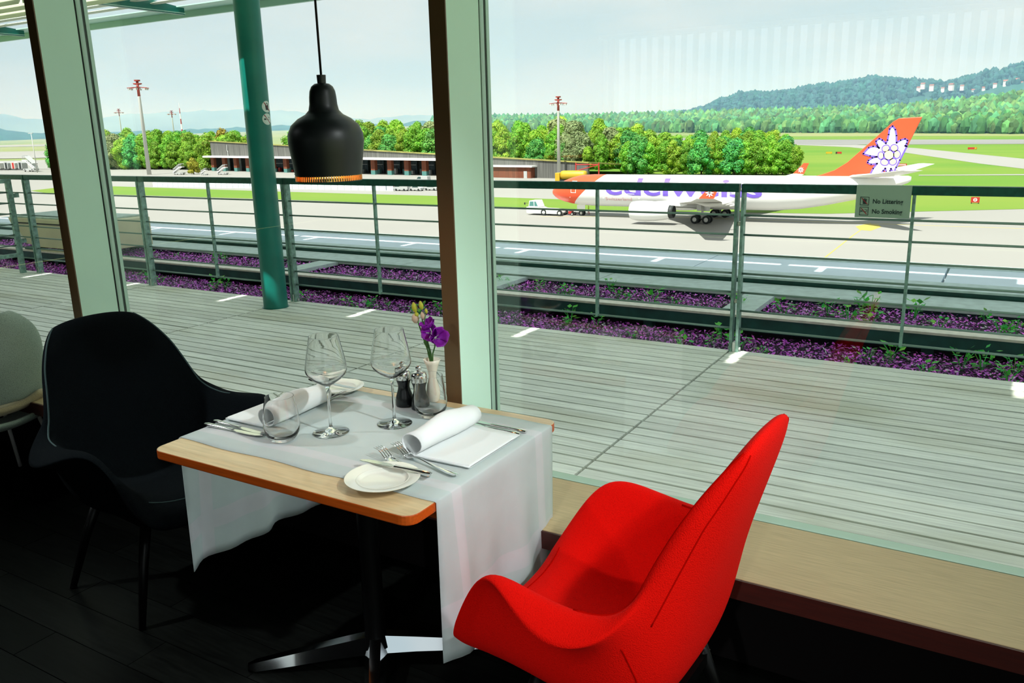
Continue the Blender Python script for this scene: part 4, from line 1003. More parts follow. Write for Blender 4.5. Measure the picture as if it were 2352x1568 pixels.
# wings (port one towards the terminal), engines, winglets
def wing(sgn):
    sec = [(2.0, -53.2, -41.0, 3.0, 1.5), (9.4, -47.6, -39.4, 3.75, 0.95), (20.0, -42.0, -37.1, 5.0, 0.55), (28.6, -38.2, -35.7, 6.25, 0.28)]
    rows = []
    for y, xle, xte, z, th in sec:
        c = xte-xle; prof = ((0, 0), (0.03, 0.5), (0.15, 0.95), (0.4, 1.0), (0.7, 0.6), (1.0, 0.05), (0.7, -0.15), (0.4, -0.4), (0.15, -0.45), (0.03, -0.3))
        rows.append([Vector((xle+c*u, sgn*y, z+th*v/2)) for u, v in prof])
    mb = MB(); mb.grid(rows, close_u=True); mb.add(rows[-1], [tuple(range(10))])
    w_ = mb.build('wing', M['airgrey'], ac, smooth=True, auto=50)
    mb = MB()
    a = [(-37.9, 6.3), (-35.75, 6.3), (-34.9, 8.4), (-35.9, 8.4)]
    mb.prism(a, sgn*28.62, sgn*28.78, 'y'); wl = mb.build('winglet', M['airred'], w_)
    fm = MB()
    for k in range(8):
        an = 2*PI*k/8; cx_, cz_ = -36.35, 7.1
        fm.prism([(cx_+0.12*math.cos(an-0.9), cz_+0.12*math.sin(an-0.9)), (cx_+0.5*math.cos(an-0.15), cz_+0.5*math.sin(an-0.15)), (cx_+0.62*math.cos(an), cz_+0.62*math.sin(an)), (cx_+0.5*math.cos(an+0.15), cz_+0.5*math.sin(an+0.15)), (cx_+0.12*math.cos(an+0.9), cz_+0.12*math.sin(an+0.9))], min(sgn*28.6, sgn*28.56), max(sgn*28.6, sgn*28.56), 'y')
    # small flower emblem on the outer face towards the terminal
    for i, v in enumerate(fm.v): fm.v[i] = (v[0], v[1]-(0.06 if sgn < 0 else 0)*1.0 - (0.2 if sgn < 0 else 0), v[2])
    fm.build('flower_emblem', M['white'], w_)
    R_ = Matrix.Translation((-56.1, sgn*9.35, 2.25)) @ Matrix.Rotation(PI/2, 4, 'Y')
    MB().lathe([(1.35, 0.5), (1.38, 0.0), (1.5, 0.12), (1.68, 1.2), (1.72, 2.6), (1.62, 4.4), (1.38, 5.9), (1.18, 6.9), (1.05, 6.9), (1.05, 6.2)], n=36, T=R_).build('engine_nacelle', M['white'], w_, smooth=True, auto=50)
    MB().lathe([(1.06, 6.86), (1.12, 6.92), (1.02, 7.6), (0.9, 7.62), (0.5, 7.0), (0, 7.0)], n=30, T=R_).build('exhaust', M['dark'], w_, smooth=True)
    MB().lathe([(0, 0.6), (0.5, 0.9), (1.34, 1.0), (1.34, 0.5)], n=30, T=R_).build('fan', M['dark'], w_, smooth=True)
    MB().prism([(-54.0, 3.7), (-50.0, 4.05), (-45.5, 3.75), (-47.0, 3.2), (-52, 3.5)], sgn*9.35-0.22, sgn*9.35+0.22, 'y').build('pylon', M['white'], w_)
    for fy in (6.2, 14.5, 20.5):
        t_ = (fy-2)/26.6; xt = -41.0+t_*5.4; zz = 3.0+t_*3.1
        MB().tube([(xt-4.2, sgn*fy, zz-0.15), (xt-2.2, sgn*fy, zz-0.5), (xt+0.2, sgn*fy, zz-0.35), (xt+1.6, sgn*fy, zz-0.1)], [0.08, 0.32, 0.28, 0.05], 10).build('flap_fairing', M['airgrey'], w_, smooth=True)
wing(-1); wing(1)
MB().lathe([(0.2, -7.5), (1.6, -5), (2.1, -1), (2.1, 4), (1.5, 7.5), (0.2, 9.5)], n=24, T=Matrix.Translation((-46.5, 0, 3.05)) @ Matrix.Rotation(PI/2, 4, 'Y') @ Matrix.Diagonal((0.55, 1.35, 1, 1))).build('belly_fairing', M['white'], ac, smooth=True)
# tail fin with emblem
FY = 0.0
fin = [(-30.2, 7.15), (-27.0, 7.95), (-25.0, 8.7), (-23.2, 9.9), (-19.2, 13.8), (-17.0, 16.0), (-16.2, 16.5), (-13.0, 16.62), (-16.3, 8.2), (-18, 7.0)]
fn_ = MB().prism(fin, -0.22, 0.22, 'y').build('tail_fin', M['airred'], ac, bevel=0.08)
EM = Matrix.Identity(4)
def fpt(zx, zy):            # emblem outline points measured on the fin
    p = at_y(1880+zx/7.84, 240+zy/7.84, AY-0.22); return (p.x, p.z-GZ)
def inside_fin(poly):       # keep to the rear edge of the fin
    out = []
    for x, z in poly:
        xm = -16.3+(z-8.2)*(3.3/8.42)-0.06; out.append((min(x, xm), z))
    return out
def star(grow):
    C_ = (1280, 900)
    pts = [(1335, 385), (1385, 450), (1405, 560), (1405, 690), (1480, 640), (1560, 615), (1605, 645), (1590, 700), (1560, 745), (1606, 750), (1500, 1000), (1430, 1130), (1365, 1240), (1340, 1215), (1305, 1150), (1290, 1195), (1250, 1240), (1220, 1210), (1205, 1145), (1165, 1190), (1120, 1245), (935, 1250), (985, 1150), (1060, 1060), (950, 1078), (885, 1045), (900, 1005), (970, 960), (1060, 940), (930, 925), (805, 885), (905, 775), (985, 752), (1060, 760), (1095, 785), (1060, 730), (1035, 660), (1095, 612), (1150, 640), (1215, 700), (1245, 640), (1265, 540), (1280, 440)]
    out = []
    for x, y in pts:
        d = Vector((x-C_[0], y-C_[1])); L = d.length; out.append(fpt(*(Vector(C_)+d*(1+grow/L))))
    return inside_fin(out)
def plate_poly(poly, d0, d1, name, m, parent):
    bm = bmesh.new(); vs_ = [bm.verts.new((x, -d1, z)) for x, z in poly]; 
    for tri in tessellate_polygon([[Vector((x, z, 0)) for x, z in poly]]):
        try: bm.faces.new([vs_[i] for i in tri])
        except ValueError: pass
    ex = bmesh.ops.extrude_face_region(bm, geom=bm.faces[:]); 
    for v in [g for g in ex['geom'] if isinstance(g, bmesh.types.BMVert)]: v.co.y = -d0
    bmesh.ops.recalc_face_normals(bm, faces=bm.faces); me = bpy.data.meshes.new(name); bm.to_mesh(me); bm.free(); me.materials.append(m)
    o = bpy.data.objects.new(name, me); col.objects.link(o); o.parent = parent; return o
_ol = MB(); _sp = star(0)
for (x0_, z0_), (x1_, z1_) in zip(_sp, _sp[1:]+_sp[:1]):
    d = Vector((x1_-x0_, z1_-z0_)); L_ = d.length
    if L_ < 1e-3: continue
    d /= L_; nn = Vector((-d.y, d.x))*0.13; e_ = d*0.08
    _ol.prism([(x0_-e_.x-nn.x, z0_-e_.y-nn.y), (x1_+e_.x-nn.x, z1_+e_.y-nn.y), (x1_+e_.x+nn.x, z1_+e_.y+nn.y), (x0_-e_.x+nn.x, z0_-e_.y+nn.y)], -0.30, -0.20, 'y')
_ol.build('emblem_outline', M['airpurple'], fn_)
plate_poly(star(0), 0.20, 0.28, 'emblem_flower', M['white'], fn_)
for zx, zy, rx, ry, tl in ((1268, 908, 80, 78, 0), (1212, 790, 62, 48, -0.5), (1365, 782, 58, 52, 0), (1124, 918, 42, 58, 0), (1415, 898, 50, 62, 0.2), (1190, 1038, 62, 48, 0.2), (1342, 1030, 58, 48, -0.4)):
    for grow, d, m in ((20, 0.31, 'airpurple'), (0, 0.34, 'airyellow')):
        pl_ = [fpt(zx+(rx+grow)*math.cos(a)*math.cos(tl)-(ry+grow)*math.sin(a)*math.sin(tl), zy+(rx+grow)*math.cos(a)*math.sin(tl)+(ry+grow)*math.sin(a)*math.cos(tl)) for a in [2*PI*k/18 for k in range(18)]]
        MB().prism(inside_fin(pl_), -d, -0.20, 'y').build('emblem_floret', M[m], fn_)
plate_poly([fpt(1190+x, 840+y) for x, y in ((10, -40), (170, -40), (190, 120), (90, 240), (-20, 130))], 0.20, 0.30, 'emblem_heart', M['airpurple'], fn_)
for sgn in (-1, 1):
    rows = []
    for y, xle, xte, z, th in ((0.8, -22.8, -16.2, 7.75, 0.6), (5.5, -18.2, -13.8, 8.45, 0.4), (9.6, -14.0, -11.4, 9.2, 0.2)):
        c = xte-xle; rows.append([Vector((xle+c*u, sgn*y, z+th*v/2)) for u, v in ((0, 0), (0.1, 0.8), (0.4, 1), (1, 0), (0.4, -0.7), (0.1, -0.6))])
    mb = MB(); mb.grid(rows, close_u=True); mb.add(rows[-1], [tuple(range(6))]); mb.build('tailplane', M['airgrey'] if sgn > 0 else M['white'], ac, smooth=True, auto=40)
# undercarriage
def wheel(x, y, z, r, wd, parent):
    T = Matrix.Translation((x, y, z)) @ Matrix.Rotation(PI/2, 4, 'X')
    o = MB().lathe([(r*0.55, -wd/2), (r*0.9, -wd/2), (r, -wd*0.3), (r, wd*0.3), (r*0.9, wd/2), (r*0.55, wd/2), (r*0.55, -wd/2)], n=24, T=T).build('wheel', M['tyre'], parent, smooth=True, auto=45)
    MB().lathe([(0, -wd*0.40), (r*0.25, -wd*0.45), (r*0.55, -wd*0.3), (r*0.55, wd*0.3), (r*0.25, wd*0.45), (0, wd*0.4)], n=18, T=T).build('hub', M['airgrey'], o, smooth=True, auto=45)
for sgn in (-1, 1):
    g = MB().tube([(-45.0, sgn*5.3, 0.8), (-45.0, sgn*5.0, 2.0), (-45.2, sgn*4.6, 3.2)], [0.16, 0.2, 0.24], 12).build('main_gear_leg', M['airgrey'], ac, smooth=True)
    MB().tube([(-46.1, sgn*5.3, 0.72), (-43.9, sgn*5.3, 0.72)], 0.14, 8).build('bogie_beam', M['dark'], ac)
    MB().box((-46.2, sgn*5.3-0.9*sgn-0.03, 2.0), (-43.9, sgn*5.3-0.9*sgn+0.03, 3.2)).build('gear_door', M['white'], ac)
    for dx in (-1.0, 1.0):
        for dy in (-0.7, 0.7): wheel(-45.0+dx, sgn*5.3+dy, 0.70, 0.70, 0.5, ac)
MB().tube([(-70.1, 0, 0.55), (-70.0, 0, 2.4)], 0.14, 10).build('nose_gear_leg', M['airgrey'], ac, smooth=True)
for dy in (-0.38, 0.38): wheel(-70.1, dy, 0.52, 0.52, 0.34, ac)
MB().box((-70.9, -0.6, 1.3), (-69.2, -0.55, 2.1)).build('nose_gear_door', M['white'], ac)

# ================================================================== tug and ground handler
tg = thing('pushback_tug', 'white pushback tractor coupled to the airliner nose wheel', 'tug', (-78.2, AY-0.8, GZ))
MB().prism([(-2.9, 0.45), (-2.9, 1.55), (-2.2, 1.65), (-0.6, 1.6), (0.4, 1.25), (4.4, 1.15), (4.6, 0.6), (4.4, 0.35), (-2.6, 0.35)], -1.35, 1.35, 'y').build('chassis', M['white'], tg, bevel=0.05)
MB().prism([(-2.5, 1.6), (-2.3, 2.75), (-0.75, 2.8), (-0.2, 1.55)], -1.2, 1.2, 'y').build('cab', M['white'], tg, bevel=0.05)
MB().prism([(-2.3, 1.72), (-2.15, 2.6), (-1.35, 2.62), (-1.3, 1.72)], -1.23, 1.23, 'y').build('side_window', M['teal'], tg)
MB().prism([(-1.15, 1.72), (-1.18, 2.62), (-0.85, 2.63), (-0.42, 1.72)], -1.23, 1.23, 'y').build('rear_window', M['teal'], tg)
MB().box((-3.3, -1.5, 2.0), (-3.1, -1.3, 2.4)).build('mirror', M['dark'], tg); MB().tube([(-2.5, -1.4, 2.3), (-3.2, -1.4, 2.3)], 0.04, 6).build('mirror_arm', M['dark'], tg)
for x_, r_ in ((0.9, 0.62), (4.3, 0.55)):
    for y_ in (-1.2, 1.2): wheel(x_, y_, r_, r_, 0.4, tg)
tb2 = thing('tow_bar', 'dark tow bar linking the tractor to the nose wheel', 'tow bar', (-71.8, AY-0.1, GZ))
MB().tube([(-1.72, -0.4, 0.6), (1.1, 0, 0.5)], 0.10, 8).build('bar', M['dark'], tb2); MB().box((-1.0, -0.4, 0.3), (-0.3, 0.5, 0.8)).build('coupling', M['redpaint'], tb2)
wheel(-0.1, -0.6, 0.3, 0.3, 0.2, tb2); wheel(-0.1, 0.6, 0.3, 0.3, 0.2, tb2)
def person(loc, rz, label):
    t = thing('person', label, 'person', loc, rz); mb = bpy.data.meshes.new('body')
    J = {'pel': (0, 0, 0.95, .14), 'wst': (0, 0, 1.12, .12), 'chs': (0.02, 0, 1.32, .15), 'nck': (0, 0, 1.50, .06), 'hd': (0.02, 0, 1.62, .095), 'ht': (0.01, 0, 1.73, .06),
         'hl': (0, .09, .88, .09), 'kl': (0.08, .11, .50, .065), 'al': (-0.02, .12, .08, .045), 'tl': (0.12, .13, .04, .04), 'hr': (0, -.09, .88, .09), 'kr': (-0.04, -.11, .50, .065), 'ar': (-0.16, -.12, .08, .045), 'tr': (-0.02, -.13, .04, .04),
         'sl': (0, .19, 1.42, .06), 'el': (-.05, .25, 1.15, .045), 'wl': (0.06, .25, .92, .035), 'fl': (.10, .25, .84, .03), 'sr': (0, -.19, 1.42, .06), 'er': (.05, -.25, 1.15, .045), 'wr': (.2, -.23, 1.02, .035), 'fr': (.26, -.22, .98, .03)}
    E_ = [('pel', 'wst'), ('wst', 'chs'), ('chs', 'nck'), ('nck', 'hd'), ('hd', 'ht'), ('pel', 'hl'), ('hl', 'kl'), ('kl', 'al'), ('al', 'tl'), ('pel', 'hr'), ('hr', 'kr'), ('kr', 'ar'), ('ar', 'tr'), ('chs', 'sl'), ('sl', 'el'), ('el', 'wl'), ('wl', 'fl'), ('chs', 'sr'), ('sr', 'er'), ('er', 'wr'), ('wr', 'fr')]
    ks = list(J); mb.from_pydata([J[k][:3] for k in ks], [(ks.index(a), ks.index(b)) for a, b in E_], [])
    o = bpy.data.objects.new('body', mb); col.objects.link(o); o.parent = t
    sk = o.modifiers.new('skin', 'SKIN')
    for i, k in enumerate(ks): mb.skin_vertices[0].data[i].radius = (J[k][3],)*2; mb.skin_vertices[0].data[i].use_root = (k == 'pel')
    q = o.modifiers.new('sub', 'SUBSURF'); q.levels = 1; q.render_levels = 1
    m = pm('work_clothes', (0.45, 0.03, 0.02), 0.8); n = m.node_tree.nodes; l = m.node_tree.links
    co = n.new('ShaderNodeTexCoord'); sp = n.new('ShaderNodeSeparateXYZ'); rp_ = n.new('ShaderNodeValToRGB'); rp_.color_ramp.interpolation = 'CONSTANT'
    dv = n.new('ShaderNodeMath'); dv.operation = 'DIVIDE'; dv.inputs[1].default_value = 2.0; l.new(co.outputs['Object'], sp.inputs[0]); l.new(sp.outputs['Z'], dv.inputs[0]); l.new(dv.outputs[0], rp_.inputs['Fac'])
    cr = rp_.color_ramp; cr.elements[0].color = (0.02, 0.02, 0.02, 1); cr.elements[1].position = 0.06; cr.elements[1].color = (0.45, 0.03, 0.02, 1)
    for ps, c_ in ((0.47, (0.65, 0.80, 0.05, 1)), (0.75, (0.5, 0.3, 0.2, 1)), (0.825, (0.05, 0.03, 0.02, 1))): e_ = cr.elements.new(ps); e_.color = c_
    l.new(rp_.outputs['Color'], n['Principled BSDF'].inputs['Base Color']); mb.materials.append(m)
    return t
pp = at_z(1352, 493, GZ); person((pp.x, pp.y, GZ), PI, 'ground handler in a yellow vest and red trousers beside the nose wheel')

# ================================================================== hangar
HA = Vector((-328, 274, GZ)); HB = Vector((-117, 244, GZ)); HL = (HB-HA).length; HR = math.atan2(HB.y-HA.y, HB.x-HA.x)
hg = thing('hangar', 'long low hangar with grey board cladding, brown piers and a sloping green roof', 'hangar', HA, HR)
def ht(u): return 13.5+(4.9-13.5)*u/HL
def hc(u): return 6.3-1.1*u/HL
up = [(0, hc(0)), (HL, hc(HL)-1.5), (HL, ht(HL)), (0, ht(0))]
MB().prism([(0, hc(0)+0.6), (150, hc(150)+0.6), (150, ht(150)), (0, ht(0))], 0, 1.0, 'y').build('upper_cladding', M['clad'], hg)
MB().prism([(150, 0), (HL, 0), (HL, ht(HL)), (150, ht(150))], 0, 1.0, 'y').build('end_cladding', M['clad'], hg)
_rf = [(-0.6, -0.4, ht(0)), (HL+0.5, -0.4, ht(HL)), (HL+0.5, 38, ht(HL)-2.9), (-0.6, 38, ht(0)-2.9)]
MB().add([(x, y, z+0.02) for x, y, z in _rf]+[(x, y, z+0.45) for x, y, z in _rf], [(0, 3, 2, 1), (4, 5, 6, 7), (0, 1, 5, 4), (1, 2, 6, 5), (2, 3, 7, 6), (3, 0, 4, 7)]).build('roof', M['roofgreen'], hg)
MB().prism([(-2.5, hc(0)), (151, hc(151)), (151, hc(151)+0.75), (-2.5, hc(0)+0.75)], -3.2, 0, 'y').build('canopy', M['white'], hg)
MB().box((0, 8, 0), (150, 9, 7)).build('rear_wall', M['hangin'], hg)
MB().box((-0.2, 1, 0), (0.6, 38, 10.0)).build('gable_wall', M['clad'], hg)
u = 0.8; k = 0
while u < 150:
    pr_ = MB().box((u, -1.2, 1.6), (u+2.3, 0.2, hc(u))).build('pier', M['brown'], hg); MB().box((u, -1.2, 0), (u+2.3, 0.2, 1.6)).build('pier_base', M['teal'], pr_)
    k += 1
    if u+11 < 150:
        dk = k in (1, 2)
        MB().box((u+2.5, 3.0 if dk else 6.0, 0), (u+9.0, 3.2 if dk else 6.2, hc(u)-0.2)).build('door_leaf' if dk else 'bay_backdrop', M['hangin'] if dk else M['hangdark'], hg)
        if not dk:
            for q in range(4):
                xx = u+2.8+q*1.5
                MB().box((xx, 4.2, 0), (xx+1.1, 5.2, random.uniform(0.8, 2.2))).build('stored_crate', random.choice([M['redpaint'], M['white_m'], M['teal'], M['dark'], M['hangin']]), hg)
            MB().box((u+2.6, 5.6, 3.4), (u+8.9, 5.7, 3.6)).build('shelf', M['white_m'], hg)
    u += 9.3
MB().tube([(14, -0.2, 12), (14, -0.4, 9.3), (14.4, -0.4, 9.0), (14.4, -0.4, hc(14))], 0.18, 6).build('downpipe', M['white_m'], hg)
ub = 152
MB().box((ub, -2.2, 0), (ub+40, 0, 3.6)).build('annex_wall', M['brown'], hg)
MB().box((ub-1, -3.0, 3.6), (ub+41, 0, 4.1)).build('annex_roof', M['white'], hg)
for q in (6, 22, 37): MB().box((ub+q, -2.3, 0), (ub+q+1.4, -2.2, 2.3)).build('annex_door', M['white_m'], hg)
# low glass screen along the apron road
sc0 = at_z(352, 429, GZ); sc1 = at_z(905, 439, GZ); SL = (sc1-sc0).length
sn = thing('apron_screen', 'long low pale blue screen wall beside the grass strip', 'screen wall', sc0, math.atan2(sc1.y-sc0.y, sc1.x-sc0.x))
n_ = 40
p0 = None
for k in range(n_):
    if p0 is None: p0 = MB().box((0, -0.05, 0.1), (SL/n_-0.25, 0.05, 1.5)).build('screen_panel', M['coping'], sn); o = p0
    else: o = p0.copy(); col.objects.link(o)
    o.location = (SL/n_*k, 0, 0)
MB().box((0, -0.12, 0), (SL, 0.12, 0.12)).build('kerb', M['white_m'], sn)

# ================================================================== light masts
def mast(base, h, label, r=0.45, big=True, group='flood light masts'):
    t = thing('light_mast', label, 'mast', base, 0, group)
    MB().tube([(0, 0, 0), (0, 0, h*0.82), (0, 0, h*0.86)], [r, r*0.62, r*0.6], 14).build('pole', M['mastgrey'], t, smooth=True)
    MB().tube([(0, 0, h*0.83), (0, 0, h)], [r*0.63, r*0.55], 14).build('red_top', M['mastred'], t, smooth=True)
    for k in range(6):
        a = k*PI/3+0.2; L = h*0.115
        arm = MB().tube([(0, 0, h*0.925), (L*math.cos(a), L*math.sin(a), h*0.915)], h*0.004, 6).build('arm', M['mastred'], t)
        MB().box((L*0.8*math.cos(a)-h*0.011, L*0.8*math.sin(a)-h*0.011, h*0.895), (L*0.8*math.cos(a)+h*0.011, L*0.8*math.sin(a)+h*0.011, h*0.912)).build('floodlight', M['mastgrey'], arm)
    MB().lathe([(h*0.03, h*0.95), (h*0.045, h*0.955), (h*0.045, h*0.965), (h*0.03, h*0.965)], n=16).build('platform', M['mastred'], t)
    MB().lathe([(h*0.03, h*0.985), (h*0.032, h), (0, h)], n=12).build('crown', M['mastred'], t)
    return t
b = at_z(343, 401, GZ); mast(b, 40.5, 'tall grey flood light mast with a red head in front of the woodland', 0.95)
b = at_z(1284, 412, GZ); mast(b, 25.6, 'grey flood light mast with a red head beside the hangar end', 0.62)
for px, py, pt, D in ((279, 302, 250, 1100), (399, 300, 254, 1000)):
    d = ray(px, py); d = d/math.hypot(d.x, d.y); bp = Vector((d.x*D, d.y*D, GZ)); dt_ = ray(px, pt); hgt = EYE.z+dt_.z/math.hypot(dt_.x, dt_.y)*D-GZ
    mast(bp, hgt, 'distant flood light mast above the woodland, ' + ('beside the tall mast' if px < 300 else 'next to the banded antenna'), 0.8)
d = ray(418, 298); d = d/math.hypot(d.x, d.y); D = 1050; dt_ = ray(414, 236); hgt = EYE.z+dt_.z/math.hypot(dt_.x, dt_.y)*D-GZ
an = thing('antenna_tower', 'red and white banded antenna tower rising above the woodland', 'antenna', (d.x*D, d.y*D, GZ))
for k in range(9): MB().tube([(0, 0, hgt*k/9), (0, 0, hgt*(k+1)/9)], [1.4-0.13*k, 1.4-0.13*(k+1)], 8).build('band', M['mastred'] if k % 2 else M['white'], an)
b = at_z(86, 396, GZ); t = thing('lamp_post', 'slender grey street lamp in front of the dark trees', 'lamp post', b)
MB().tube([(0, 0, 0), (0, 0, 19.5)], [0.28, 0.14], 10).build('pole', M['mastgrey'], t, smooth=True); MB().box((-2.4, -0.2, 19.4), (1.4, 0.2, 19.7)).build('lamp_head', M['mastgrey'], t)

# ================================================================== vehicles and equipment
def car(label, loc, rz, m, van=False, group='parked cars in front of the hangar'):
    t = thing('parked_van' if van else 'parked_car', label, 'van' if van else 'car', loc, rz, group)
    if van: prof = [(-2.5, 0.35), (-2.5, 1.0), (-2.1, 1.15), (-1.4, 2.0), (2.4, 2.05), (2.5, 1.2), (2.5, 0.35)]; win = [(-1.9, 1.2), (-1.35, 1.85), (-0.2, 1.88), (-0.2, 1.2)]
    else: prof = [(-2.1, 0.3), (-2.15, 0.75), (-1.2, 0.95), (-0.6, 1.42), (0.9, 1.45), (1.6, 1.0), (2.1, 0.9), (2.15, 0.3)]; win = [(-1.0, 0.97), (-0.52, 1.34), (0.85, 1.36), (1.35, 1.0)]
    MB().prism(prof, -0.88, 0.88, 'y').build('car_body', m, t, bevel=0.06)
    MB().prism(win, -0.9, 0.9, 'y').build('window_band', M['glassdark'], t)
    for x_ in (-1.35, 1.35):
        for y_ in (-0.8, 0.8):
            T = Matrix.Translation((x_, y_, 0.33)) @ Matrix.Rotation(PI/2, 4, 'X'); MB().lathe([(0, -0.12), (0.3, -0.12), (0.33, -0.08), (0.33, 0.08), (0.3, 0.12), (0, 0.12)], n=14, T=T).build('wheel', M['tyre'], t)
for px, py, m, v, lab, rz in ((923, 438, 'white_m', True, 'white van parked next to the red machine', 0.2), (957, 438, 'white_m', False, 'white estate car parked beside the white van', 0.1), (992, 437, 'white_m', False, 'silver car parked nearest the mullion edge', 0.15),
        (890, 436, 'dark', False, 'dark flatbed vehicle parked beside the red machine', 0.0), (908, 431, 'redpaint', True, 'red machine parked between the dark and white vehicles', 0.1), (652, 433, 'white_m', True, 'white van peeking out beside the green column', 0.0),
        (580, 427, 'dark', False, 'dark vehicle seen just before the green column', 0.0), (972, 419, 'white_m', True, 'white van in front of the hangar bays', 0.1), (688, 409, 'white_m', True, 'white truck cab in front of the hangar bays', 0.0)):
    p = at_z(px, py, GZ); car(lab, p, rz+HR, M[m], v)
def stairs(px, py, s_, label, rz=0.0):
    p = at_z(px, py, GZ); t = thing('airstair', label, 'airstair', p, rz, 'white mobile airstairs by the hangar'); t.scale = (s_, s_, s_)
    MB().box((-3.6, -1.0, 0.5), (3.6, 1.0, 1.1)).build('truck_bed', M['white_m'], t)
    MB().prism([(-3.4, 1.1), (-3.4, 1.6), (1.4, 4.4), (3.4, 4.4), (3.4, 3.9), (1.6, 3.9)], -1.0, 1.0, 'y').build('stair_flight', M['white'], t)
    for k in range(6):
        x_ = -2.8+k*1.1; z_ = 1.9+min(2.7, 0.58*k*1.1)
        MB().tube([(x_, -1.05, z_-0.2), (x_-0.1, -1.05, z_+1.3), (x_-0.1, 1.05, z_+1.3), (x_, 1.05, z_-0.2)], 0.10, 6).build('canopy_hoop', M['white_m'], t)
    MB().prism([(-3.3, 2.9), (1.4, 5.6), (3.4, 5.7), (3.4, 5.85), (1.3, 5.8), (-3.4, 3.1)], -1.05, 1.05, 'y').build('canopy_roof', M['white_m'], t)
    for x_ in (-2.4, 2.4):
        for y_ in (-0.9, 0.9): wheel(x_, y_, 0.5, 0.5, 0.3, t)
stairs(412, 401, 0.8, 'covered white airstair beside the tall mast', 0.1); stairs(512, 401, 0.72, 'covered white airstair in front of the brown hangar piers', 0.1)
stairs(470, 402, 0.5, 'small white stair truck between the covered airstairs', 0.0); stairs(72, 394, 1.4, 'large white airstair in front of the left woodland edge', PI)
for k, (px, lab) in enumerate(((4, 'grey container trolley at the end of the trolley row'), (22, 'grey container trolley with a dark door'), (38, 'grey container trolley with a red mark'), (54, 'grey container trolley next to the large airstair'))):
    p = at_z(px, 391, GZ); t = thing('container_trolley', lab, 'trolley', p, 0, 'container trolleys on the far apron')
    MB().prism([(-1.9, 0.9), (1.9, 0.9), (1.9, 4.0), (1.3, 4.6), (-1.9, 4.6)], -1.6, 1.6, 'y').build('container', M['white_m'] if k % 2 else M['airgrey'], t); MB().box((-0.8, -1.66, 1.0), (1.2, -1.6, 4.2)).build('container_door', M['dark'] if k != 2 else M['redpaint'], t)
    MB().box((-2.0, -1.6, 0.4), (2.0, 1.6, 0.9)).build('trolley_bed', M['dark'], t)
p = at_z(1318, 420, GZ); t = thing('fuel_truck', 'yellow tank truck behind the red nose of the airliner', 'truck', p, 0.1)
MB().lathe([(0, -4), (1.2, -3.9), (1.35, -3.2), (1.35, 3.2), (1.2, 3.9), (0, 4)], n=20, T=Matrix.Translation((0, 0, 2.3)) @ Matrix.Rotation(PI/2, 4, 'Y')).build('tank', M['yellow'], t, smooth=True); MB().box((-5.6, -1.2, 0.6), (-4.1, 1.2, 3.0)).build('cab', M['yellow'], t, bevel=0.1); MB().box((-4.1, -1.1, 0.6), (4.2, 1.1, 1.0)).build('chassis', M['dark'], t)
for x_ in (-4.8, 1.5, 3.0):
    for y_ in (-1.0, 1.0): wheel(x_, y_, 0.5, 0.5, 0.3, t)
t = thing('red_gantry', 'small red steel gantry standing at the hangar corner', 'gantry', at_z(1349, 412, GZ))
for x_ in (-4, 4): MB().tube([(x_, 0, 0), (x_, 0, 5.2)], 0.22, 6).build('upright', M['redpaint'], t)
MB().tube([(-4, 0, 4.6), (4, 0, 4.6)], 0.18, 6).build('crossbar', M['redpaint'], t); MB().tube([(-4, 0, 2.6), (4, 0, 4.6)], 0.15, 6).build('brace', M['redpaint'], t)
# airfield signs
def sign(px, py, wd, h_, m, label, txt=True):
    p = at_z(px, py, GZ); t = thing('airfield_sign', label, 'sign', p, 0, 'airfield guidance signs')
    MB().box((-wd/2, -0.1, 0.25), (wd/2, 0.1, 0.25+h_)).build('board', M[m], t)
    for s_ in (-0.4, 0.4): MB().box((wd*s_-0.08, -0.06, 0), (wd*s_+0.08, 0.06, 0.25)).build('foot', M['dark'], t)
    return t
s1 = sign(2239, 468, 1.5, 1.05, 'redpaint', 'red no entry sign with a white ring on the grass')
MB().lathe([(0.22, 0), (0.34, 0), (0.34, 0.04), (0.22, 0.04), (0.22, 0)], n=20, T=Matrix.Translation((0, -0.1, 0.78)) @ Matrix.Rotation(PI/2, 4, 'X')).build('ring', M['white'], s1); MB().box((-0.18, -0.14, 0.73), (0.18, -0.1, 0.83)).build('bar', M['white'], s1)
s1 = sign(2070, 383, 3.4, 0.85, 'redpaint', 'red board sign with white characters behind the tail fin'); text_mesh('characters', 'B4 B-10', 0.8, M['white'], s1, Matrix.Translation((-1.45, -0.12, 0.4)) @ Matrix.Rotation(PI/2, 4, 'X'), depth=0.01) if False else [MB().box((-1.4+0.42*k, -0.14, 0.45), (-1.16+0.42*k, -0.1, 0.92)).build('character', M['white'], s1) for k in range(7)]
sign(1904, 354, 2.9, 0.9, 'yellow', 'plain yellow board sign on the grass beside the taxiway')
s1 = sign(1926, 354, 2.8, 0.9, 'redpaint', 'red and yellow board sign on the grass near the wood'); MB().box((-1.35, -0.14, 0.32), (-0.6, -0.1, 1.1)).build('arrow_panel', M['dark'], s1)
s1 = sign(2233, 344, 4.0, 1.0, 'redpaint', 'red and yellow board sign between the taxiway and runway'); MB().box((1.0, -0.14, 0.32), (1.8, -0.1, 1.2)).build('arrow_panel', M['yellow'], s1)

